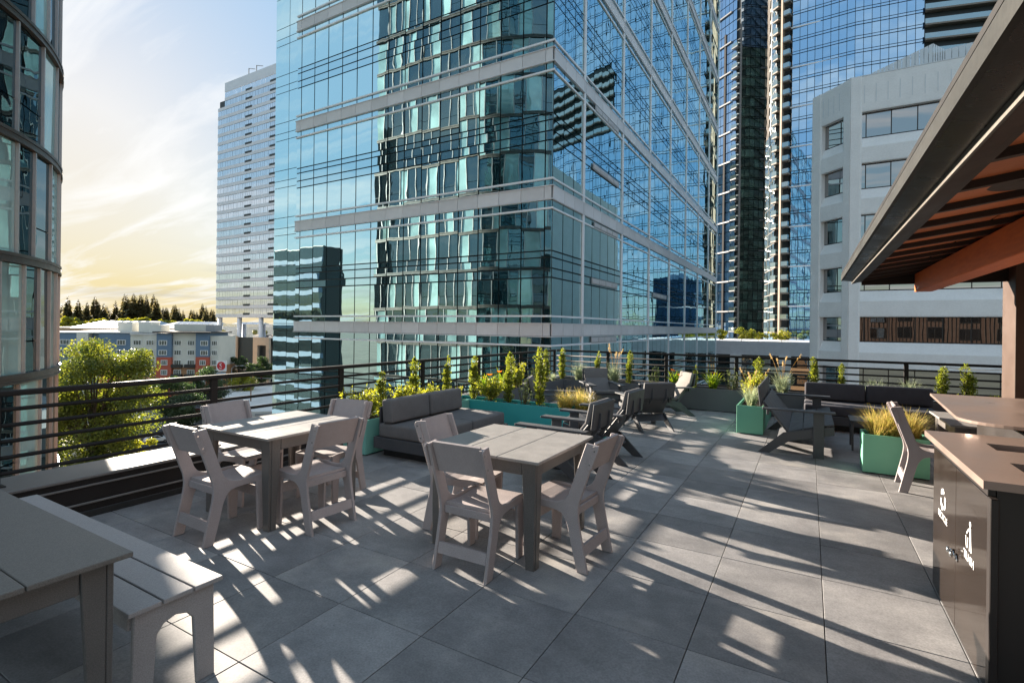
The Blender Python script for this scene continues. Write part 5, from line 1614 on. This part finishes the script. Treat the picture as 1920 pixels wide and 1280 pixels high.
def awin(pc, row, w, h, out):
    k = (w, h)
    if k not in wp:
        q = B()
        for a in (-w / 2, w / 2 - .16): q.box(a, a + .16, -.07, .05, -h / 2, h / 2)
        for a in (-h / 2, h / 2 - .16): q.box(-w / 2 + .1601, w / 2 - .1601, -.07, .05, a, a + .16)
        for s in (-1, 1): q.box(s * w / 6 - .05, s * w / 6 + .05, -.06, .05, -h / 2 + .1601, h / 2 - .1601)
        wp[k] = (q.mesh('window', M['apttrim']), B().box(-w / 2 + .1, w / 2 - .1, -.02, .04, -h / 2 + .1, h / 2 - .1).mesh('pane', M['aptglass']))
    c_ = BA @ Vector((pu(pc), -out - .045, row))
    o = place(wp[k][0], 'window', ap, c_, rot=(0, 0, rA))
    place(wp[k][1], 'pane', o, (0, 0.0, 0), rot=(random.gauss(0, .01), 0, random.gauss(0, .012)))
for pc, o_, w, rows in ((122, 0, 2.6, (0, 1)), (137.5, 0, 1.1, (0, 1)), (156, .5, .8, (0, 1, 2)), (228, 0, 2.4, (0, 1, 2, 3)), (258, 0, 2.3, (0, 1, 2, 3, 4)), (283.5, .4, 2.3, (0, 1, 2, 3, 4)),
                       (309.5, 1.0, 2.3, (0, 1)), (312.5, 1.06, 1.8, (2, 3, 4)), (334.5, .2, 2.1, (0, 1, 2, 3)), (359.5, .2, 2.1, (0, 1, 2, 3)), (386.5, 1.0, 2.1, (0, 1)), (384, 1.06, 1.7, (2, 3, 4)), (403.5, .3, 1.7, (0, 1, 2, 3, 4))):
    for r_ in rows: awin(pc, RW[r_], w, 1.55, o_ + (.03 if r_ > 2 else 0))
for pc in (334.5, 359.5):
    for r_ in (2, 3):
        q = B(); c_ = pu(pc); q.box(c_ - 1.5, c_ + 1.5, -1.1, -.25, RW[r_] - 1.55, RW[r_] - .55, BA); q.build('balcony', M['wframe'], ap)
q = B(); q.box(pu(293), pu(402), -2.0, 12.5, -1.36, -.95, BA); q.build('roof_overhang', M['darkroof'], ap)
for p0, p1, zt, mt_ in ((90, 188, -1.55, 'paleroof'), (188, 246, -1.45, 'paleroof'), (246, 297, -1.9, 'paleroof')):
    q = B(); q.box(pu(p0), pu(p1) - .03, -.3 if p0 != 246 else -.6, 13, zt - .15, zt + .25, BA); q.build('roof_edge', M[mt_], ap)
for p0, p1, z0, z1, y in ((196, 224, -1.2, 1.7, 6), (237, 261, -1.5, 1.8, 6), (261, 284, -1.5, .9, 5), (303, 366, -.9, 1.3, 7), (374, 391, -.9, 1.1, 4)):
    q = B(); q.box(pu(p0), pu(p1), y, y + 5, z0, z1, BA); q.build('roof_plant_room', M['creamwall'] if p0 != 374 else M['grey'], ap)
q = B(); q.box(pu(90), pu(300), 13.1, 40, -22, -.9, BA); q.build('rear_wing', M['tanroof'], ap)

# ---- long roofs of the shopping hall behind
mh = thing('shopping_hall', 'long low hall with blue grey pitched metal roofs behind the apartments', 'building', (0, 0, 0))
md = (Vector((-260.9, 149.3, 0)) - Vector((-328.9, 109.9, 0))).normalized(); MA = Matrix.Translation((-345, 100.5, 0)) @ Matrix.Rotation(math.atan2(md.y, md.x), 4, 'Z')
q = B(); q.box(0, 120, 0, 60, -22, -1.2, MA); q.build('wall', M['tanroof'], mh)
for k, (a, c, mt_) in enumerate(((22, 62, 'blueroof'), (62.2, 94, 'blueroof'), (94.2, 118, 'paleroof'))):
    q = B(); q.add([tuple(MA @ Vector(p)) for p in ((a, 2, -1.19), (c, 2, -1.19), (c - 3, 16, 2.4), (a + 6, 16, 2.4), (c, 32, -1.19), (a, 32, -1.19))], [(0, 1, 2, 3), (3, 2, 4, 5), (0, 3, 5), (1, 4, 2)])
    q.build('roof', M[mt_], mh)
    for j in range(6):
        x = a + 8 + (c - a - 14) * j / 6
        q = B(); q.add([tuple(MA @ Vector(p)) for p in ((x, 8, .55), (x + 2.6, 8, .55), (x + 2.6, 15.2, 2.45), (x, 15.2, 2.45))], [(0, 1, 2, 3)]); q.build('skylight', M['silverglass'], mh)

# ---- near street level, seen through the railing
def flatroof(name, label, corners, ztop, zbot, wmat, rmat, par=.35):
    t_ = thing(name, label, 'low building', (0, 0, 0))
    n_ = len(corners)
    q = B(); vs = [(x, y, zbot) for x, y in corners] + [(x, y, ztop) for x, y in corners]
    q.add(vs, [(i_, (i_ + 1) % n_, n_ + (i_ + 1) % n_, n_ + i_) for i_ in range(n_)]); q.build('wall', wmat, t_)
    c_ = (sum(p[0] for p in corners) / n_, sum(p[1] for p in corners) / n_)
    ins_ = [(x + (c_[0] - x) * .03, y + (c_[1] - y) * .03) for x, y in corners]
    q = B(); q.add([(x, y, ztop - par) for x, y in ins_], [tuple(range(n_))]); q.build('roof', rmat, t_)
    q = B(); q.add([(x, y, ztop) for x, y in corners] + [(x, y, ztop) for x, y in ins_] + [(x, y, ztop - par) for x, y in ins_],
                   [(i_, (i_ + 1) % n_, n_ + (i_ + 1) % n_, n_ + i_) for i_ in range(n_)] + [(n_ + i_, n_ + (i_ + 1) % n_, 2 * n_ + (i_ + 1) % n_, 2 * n_ + i_) for i_ in range(n_)]); q.build('parapet', wmat, t_)
    return t_
shop = flatroof('shop_building', 'white flat roofed shop with brown sign seen through the railing', [(-110, 60.5), (-90, 76), (-124, 116), (-150, 90)], -17.0, -22, M['paleroof'], M['paleroof'])
for x, y, w, h in ((-127, 91, 2.2, 1.3), (-124, 93, 1.6, 1.0), (-120, 84, 1.4, .9), (-112, 80, 1.2, .8), (-131, 98, 1.5, 1.6)):
    q = B(); q.box(x, x + w, y, y + w * .8, -17.34, -17.34 + h); q.build('rooftop_unit', M['grey'], shop)
def signboard(txt, p0, p1, z0, z1, mt_, tm, size, name, label, parent=None):
    a = Vector((*p0, 0)); c = Vector((*p1, 0)); d = (c - a).normalized(); rz = math.atan2(d.y, d.x); L = (c - a).length
    t_ = thing(name, label, 'sign', (a.x, a.y, 0), rz)
    q = B(); q.box(0, L, -.15, 0, z0, z1); q.build('board', mt_, t_)
    me = text_mesh(txt, size, .01); me.materials.clear(); me.materials.append(tm)
    o = place(me, 'lettering', t_, (L / 2, -.165, (z0 + z1) / 2 - size * .35), rot=(R(90), 0, 0))
    return t_
signboard('Chi', (-112.0, 59.6), (-107.6, 62.6), -18.4, -16.3, M['signbrown'], M['white'], 1.7, 'shop_sign', 'brown shop sign with pale lettering left of the near railing post')
signboard('nou', (-101.5, 66.8), (-95.0, 71.8), -19.2, -17.4, M['grey'], M['white'], 1.5, 'shop_sign', 'grey shop fascia with white lettering behind the far left dining chair')
flatroof('old_shed', 'old brown roofed shed beside the curved building, farther of two', [(-93.2, 30.2), (-101.3, 39.2), (-112, 43), (-106, 30)], -16.6, -22, M['creamwall'], M['rustroof'])
flatroof('old_shed', 'old brown roofed shed beside the curved building, nearer of two', [(-84, 27.0), (-92.7, 37.8), (-99, 38.6), (-96, 28)], -18.6, -22, M['creamwall'], M['rustroof'])

b = B(); b.box(-4000, 4000, -4000, 4000, -23, -22); struct('ground', b, M['ground'])
def strip(name, pts, w, z, mt_):
    q = B(); p = [Vector((x, y, 0)) for x, y in pts]
    vs = []
    for i_ in range(len(p)):
        d = (p[min(i_ + 1, len(p) - 1)] - p[max(i_ - 1, 0)]).normalized(); s = Vector((-d.y, d.x, 0))
        vs += [tuple(p[i_] + s * w / 2 + Vector((0, 0, z))), tuple(p[i_] - s * w / 2 + Vector((0, 0, z)))]
    q.add(vs, [(2 * i_, 2 * i_ + 1, 2 * i_ + 3, 2 * i_ + 2) for i_ in range(len(p) - 1)])
    return struct(name, q, mt_)
strip('pavement', [(-60, -20), (-118, 46), (-150, 78), (-190, 124)], 34, -21.992, M['paving'])
strip('road', [(-70, 0), (-120, 55), (-152, 86), (-196, 132)], 15, -21.984, M['asphalt'])
strip('cross_road', [(-230, 80), (-160, 104), (-80, 132), (0, 150)], 15, -21.976, M['asphalt'])
strip('car_park', [(-60, 25), (-100, 42)], 26, -21.988, M['asphalt'])
for k in range(12):
    a = Vector((-118, 52.7, 0)).lerp(Vector((-192, 128, 0)), k / 12); d = Vector((-.70, .71, 0))
    strip('road_marking', [(a.x, a.y), (a.x + d.x * 3, a.y + d.y * 3)], .18, -21.968, M['line'])
for k in range(7):
    a = Vector((-158.5, 92.5, 0)) + Vector((.71, .70, 0)) * (k * 1.6 - 5)
    strip('road_marking', [(a.x, a.y), (a.x - 2.1, a.y + 2.1)], .6, -21.964, M['line'])

def make_car(label, paint):
    t_ = thing('parked_car', label, 'car', group='cars parked below the railing')
    prof = smooth_poly([(-2.25, .30, 0), (-2.28, .72, 1), (-2.12, .95, 1), (-1.55, 1.02, 1), (-1.05, 1.40, 1), (.15, 1.44, 1), (.95, 1.02, 1), (2.05, .86, 1), (2.28, .62, 1), (2.26, .30, 0)], 2)
    q = B(); q.prism(prof, 1.74, .10); q.build('body', paint, t_, smooth=False)
    gl = [(-1.42, 1.03), (-1.0, 1.36), (.12, 1.395), (.78, 1.03)]
    for s in (-1, 1):
        q = B(); q.prism(gl, .02, 0, Matrix.Translation((0, s * .872, 0))); q.build('side_window', M['carglass'], t_)
    q = B(); q.add([(.22, -.68, 1.425), (.22, .68, 1.425), (.98, .74, 1.035), (.98, -.74, 1.035)], [(0, 1, 2, 3)]); q.build('windscreen', M['carglass'], t_)
    q = B(); q.add([(-1.10, -.68, 1.405), (-1.10, .68, 1.405), (-1.60, .74, 1.045), (-1.60, -.74, 1.045)], [(3, 2, 1, 0)]); q.build('rear_window', M['carglass'], t_)
    for x in (-1.38, 1.40):
        for s in (-1, 1):
            q = B(); q.tube([(x, s * .70, .32), (x, s * .89, .32)], .32, 14); w_ = q.build('wheel', M['rubber'], t_)
            q = B(); q.tube([(x, s * .885, .32), (x, s * .9, .32)], .20, 10); q.build('rim', M['steel'], w_)
    for s in (-1, 1):
        q = B(); q.box(2.12, 2.24, s * .62 - .16, s * .62 + .16, .62, .76); q.build('headlight', M['steel'], t_)
        q = B(); q.box(-2.285, -2.2, s * .62 - .16, s * .62 + .16, .70, .84); q.build('tail_light', M['signred'], t_)
    return t_
ca = make_car('white saloon parked below the railing behind the near left dining chair', M['carwhite']); ca.location = (-111.3, 52.6, -21.98); ca.rotation_euler = (0, 0, R(58)); KIDS.clear()
dup(ca, (-124.3, 64.2, -21.98), R(52), 'white hatchback parked farther up the street, nearest to the low dining chair')
cd_ = make_car('dark car parked beside the utility pole, partly behind the small tree', M['cardark']); cd_.location = (-113.8, 46.6, -21.98); cd_.rotation_euler = (0, 0, R(60))
dup(cd_, (-127.8, 64.0, -21.98), R(52), 'dark car just behind the farther white car')
dup(ca, (-116.5, 47.2, -21.98), R(66), 'pale car at the foot of the utility pole')

def pole(name, label, x, y, h, cat='utility pole', box=False):
    t_ = thing(name, label, cat, (x, y, -22))
    q = B(); q.tube([(0, 0, 0), (0, 0, h)], .17, 8, .12); q.build('shaft', M['pole'], t_)
    q = B(); q.box(-1.1, 1.1, -.06, .06, h - .75, h - .62, Matrix.Rotation(R(25), 4, 'Z')); q.build('crossarm', M['pole'], t_)
    if box:
        for s in (-.62, 0, .62):
            q = B(); q.tube([(s, -.35, h - 2.0), (s, -.35, h - .95)], .27, 10); q.build('transformer', M['grey'], t_)
    return t_
pole('utility_pole', 'weathered wooden utility pole with grey transformers seen through the left railing', -103.5, 42.7, 9.6, box=True)
pole('utility_pole', 'wooden utility pole standing in front of the white shop roof', -118.5, 76.8, 9.0)
q = B()
for dz in (0, .5, .9):
    q.tube([(-103.5 + (-15) * s / 12, 42.7 + 34.1 * s / 12, -12.6 - dz - 1.2 * (1 - (2 * s / 12 - 1) ** 2)) for s in range(13)], .035, 4)
tag(q.build('overhead_cable', M['black']), 'overhead cables strung between the two utility poles', 'cable')
t_ = thing('street_lamp', 'tall grey street lamp behind the first railing post', 'street lamp', (-150, 91, -22))
q = B(); q.tube([(0, 0, 0), (0, 0, 10.2)], .14, 8, .09); q.tube([(0, 0, 10.1), (.6, .5, 10.9), (2.2, 1.8, 11.0)], .07, 6); q.build('shaft', M['grey'], t_)
q = B(); q.box(1.9, 2.9, 1.4, 2.1, 10.92, 11.08, None); q.build('lamp_head', M['grey'], t_)
t_ = thing('pylon_sign', 'tall pole sign with red disc and white emblem beside the apartment block', 'sign', (-149.5, 87.6, 0), rA - R(8))
q = B(); q.box(-.18, .18, .05, .3, -22, -9.6); q.build('post', M['grey'], t_)
q = B(); q.box(-1.45, 1.45, -.15, .15, -12.4, -9.3); q.build('panel', M['white'], t_)
q = B(); q.tube([(0, -.151, -10.85), (0, -.19, -10.85)], 1.25, 24); q.build('emblem_disc', M['signred'], t_)
me = text_mesh('S', 2.3, .01); me.materials.clear(); me.materials.append(M['white']); place(me, 'emblem', t_, (0, -.205, -11.65), rot=(R(90), 0, R(8)))
q = B(); q.box(-1.3, 1.3, -.15, .15, -14.2, -12.7); q.build('lower_panel', M['blueroof'], t_)
t_ = thing('traffic_signal', 'traffic signal arm over the crossing in front of the round street tree', 'traffic light', (-141.5, 104.5, -22))
q = B(); q.tube([(0, 0, 0), (0, 0, 6.6)], .15, 8); q.tube([(0, 0, 6.3), (-12.5, -7.0, 6.7)], .10, 6, .06); q.build('arm', M['grey'], t_)
for f in (.25, .6, .98):
    q = B(); x, y = -12.5 * f, -7.0 * f; q.box(x - .18, x + .18, y - .35, y - .1, 6.0, 7.0); sg_ = q.build('signal_head', M['black'], t_)
    q = B(); q.tube([(x, y - .355, 6.78), (x, y - .37, 6.78)], .13, 8); q.build('red_lens', M['signred'], sg_)

# ------------------------------------------------------------------ trees
def tree(name, label, x, y, zb, zt, rad, mat_, nleaf, lsz, seed, group=None, lobes=26, squash=1.0):
    rn = random.Random(seed)
    t_ = thing(name, label, 'tree', (x, y, zb), 0, group)
    H_ = zt - zb
    q = B(); q.tube([(0, 0, 0), (.2, .1, H_ * .25), (0, .2, H_ * .55)], H_ * .022, 8, H_ * .010)
    cen = []
    for k in range(lobes):
        a = rn.uniform(0, 6.28); f = rn.random(); zz = H_ * (.30 + .62 * f)
        prof = math.sin(PI * min(1, max(.05, (.12 + .88 * (1 - f)) ** .8))) * .9 + .15
        rr = rad * prof * rn.uniform(.25, .95)
        c_ = Vector((math.cos(a) * rr, math.sin(a) * rr, zz)); cen.append((c_, rad * rn.uniform(.22, .42)))
        q.tube([(0, 0, H_ * .22 + .2 * zz), tuple(c_ * .55 + Vector((0, 0, zz * .35))), tuple(c_)], H_ * .007, 5, H_ * .002)
    cen.append((Vector((0, 0, H_ * .93)), rad * .30))
    q.build('trunk', M['bark'], t_)
    vs = []; fs = []
    for _ in range(nleaf):
        c_, r_ = rn.choice(cen)
        d = Vector((rn.gauss(0, 1), rn.gauss(0, 1), rn.gauss(0, 1))).normalized()
        p = c_ + Vector((d.x, d.y, d.z * .72 * squash)) * r_ * (rn.random() ** .35) * rn.uniform(.8, 1.12)
        n1 = (d + Vector((rn.gauss(0, 1), rn.gauss(0, 1), rn.gauss(0, 1))) * .55 + Vector((0, 0, .35))).normalized()
        s = n1.cross(Vector((rn.gauss(0, 1), rn.gauss(0, 1), rn.gauss(0, 1)))).normalized(); w = n1.cross(s)
        l = lsz * rn.uniform(.6, 1.25)
        o = len(vs)
        vs += [tuple(p - s * l), tuple(p + w * l * .55 + n1 * l * .15), tuple(p + s * l), tuple(p - w * l * .55 + n1 * l * .15)]
        fs.append((o, o + 1, o + 2, o + 3))
    me = bpy.data.meshes.new('crown'); me.from_pydata(vs, [], fs); me.materials.append(M[mat_]); me.update()
    place(me, 'crown', t_)
    return t_
tree('maple_tree', 'large green maple in warm light rising beside the curved building', -75.2, 28.4, -22, -.2, 7.0, 'tree_leaf', 34000, .19, 1, lobes=60)
tree('maple_tree', 'broad green tree filling the view left behind the large maple', -84.5, 26.5, -22, -3.0, 6.0, 'tree_leaf', 12000, .24, 9, lobes=36)
tree('small_tree', 'small bright green tree beside the utility pole', -85.5, 37.2, -22, -12.2, 2.9, 'tree_lime', 7000, .15, 2, lobes=24)
tree('street_tree', 'dark street tree in front of the brown and red apartment fronts, left', -122, 61, -22, -10.6, 5.8, 'tree_dark', 9000, .24, 3, 'dark street trees before the apartments')
tree('street_tree', 'dark street tree before the middle of the apartment block', -126, 70.5, -22, -8.8, 5.2, 'tree_dark', 9000, .24, 4, 'dark street trees before the apartments')
tree('street_tree', 'dark street tree low in the shade left of the first railing post', -112, 57.5, -22, -13.2, 4.6, 'tree_dark', 8000, .22, 5, 'dark street trees before the apartments')
tree('street_tree', 'lime green street tree beside the red emblem sign', -139.5, 88, -22, -12.3, 3.6, 'tree_lime', 5000, .22, 6)
tree('street_tree', 'green street tree behind the lime one at the street corner', -158, 99, -22, -8.6, 4.2, 'tree_dark', 5000, .26, 7)
tree('street_tree', 'round dark street tree in front of the stone podium entrance', -159, 106.5, -22, -9.2, 4.4, 'tree_dark', 6000, .26, 8)
for k, x in enumerate((-19, -15.5, -11.5, -8.5, -4.5)):
    tree('podium_shrub', 'yellow green shrub on the podium roof, in the row below the towers', x, 110, -.6, .9 + .5 * (k % 3), 2.1, 'tree_lime', 900, .16, 30 + k, 'yellow green shrubs on the podium roof', 10)

def conifer_mesh(seed, H_, rad):
    rn = random.Random(seed); q = B()
    q.tube([(0, 0, 0), (0, 0, H_ * .96)], H_ * .012, 5, .03)
    tr_ = q.mesh('trunk', M['bark'])
    vs = []; fs = []
    lv = int(H_ * 1.5)
    for k in range(lv):
        f = k / lv
        z = H_ * (.10 + .89 * f); r_ = rad * (1 - f) ** .85 * rn.uniform(.65, 1.15) + .15
        for j in range(rn.randint(11, 16)):
            a = rn.uniform(0, 6.28); L = r_ * rn.uniform(.5, 1.1)
            d = Vector((math.cos(a), math.sin(a), 0)); s = Vector((-d.y, d.x, 0)); w = L * .30 + .2
            o = len(vs); dr = L * rn.uniform(.12, .5)
            p0 = Vector((0, 0, z)); p1 = d * L * .55 + Vector((0, 0, z - dr * .25)); p2 = d * L + Vector((0, 0, z - dr))
            vs += [tuple(p0), tuple(p1 + s * w), tuple(p2), tuple(p1 - s * w), tuple(p1 + Vector((0, 0, -w * .9)))]
            fs += [(o, o + 1, o + 2), (o, o + 2, o + 3), (o, o + 4, o + 2)]
    me = bpy.data.meshes.new('crown'); me.from_pydata(vs, [], fs); me.materials.append(M['conifer']); me.update()
    return tr_, me
protos = []
for sd, H_, r_ in ((1, 30, 7.5), (2, 34, 8.2), (3, 27, 7.0), (4, 31, 9.6)):
    a, c_ = conifer_mesh(sd, H_, r_)
    t_ = thing('conifer_tree', 'dark conifer on the skyline beyond the shopping hall', 'tree', group='conifers along the skyline')
    place(a, 'trunk', t_); place(c_, 'crown', t_); protos.append(t_)
rn = random.Random(12)
hx = 0
for k in range(66):
    px = 106 + (405 - 106) * (k + rn.uniform(-.4, .4)) / 66
    th_ = math.atan((px - 960) / 960.0) - yaw
    d = rn.uniform(360, 440); x, y = math.sin(th_) * d / math.cos(th_ + yaw), math.cos(th_) * d / math.cos(th_ + yaw)
    big = .95 + .28 * math.exp(-((px - 262) / 32) ** 2) + .12 * math.exp(-((px - 178) / 10) ** 2)
    s = big * rn.uniform(.72, 1.12)
    pr = protos[rn.randrange(4)]
    z = -22 + 8
    if not pr.get('used'):
        pr['used'] = 1; pr.location = (x, y, z); pr.scale = (s,) * 3
    else: dup(pr, (x, y, z), rn.uniform(0, 6), 'dark conifer on the skyline beyond the shopping hall', None, s)
b = B(); b.add([(-700, 60, -22), (-250, 420, -22), (-330, 520, -12), (-820, 140, -12)], [(0, 1, 2, 3)]); struct('hill', b, M['ground'])
# round deciduous crowns in front of them
ba = tree('broadleaf_tree', 'rounded yellow green tree in the line before the skyline conifers', -300, 190, -22, -2, 7, 'tree_lime', 1500, .8, 71, 'yellow green trees before the conifers', 14)
KIDS.clear()
for k in range(26):
    px = 112 + (412 - 112) * (k + rn.uniform(-.3, .3)) / 26
    th_ = math.atan((px - 960) / 960.0) - yaw
    d = rn.uniform(325, 345); x, y = math.sin(th_) * d / math.cos(th_ + yaw), math.cos(th_) * d / math.cos(th_ + yaw)
    s = rn.uniform(.85, 1.2)
    if k == 0: ba.location = (x, y, -19); ba.scale = (s * 1.2, s * 1.2, s)
    else: dup(ba, (x, y, -19), rn.uniform(0, 6), 'rounded yellow green tree in the line before the skyline conifers', None, (s * 1.2, s * 1.2, s))
# the used markers were only for building
for o in bpy.data.objects:
    if 'used' in o: del o['used']
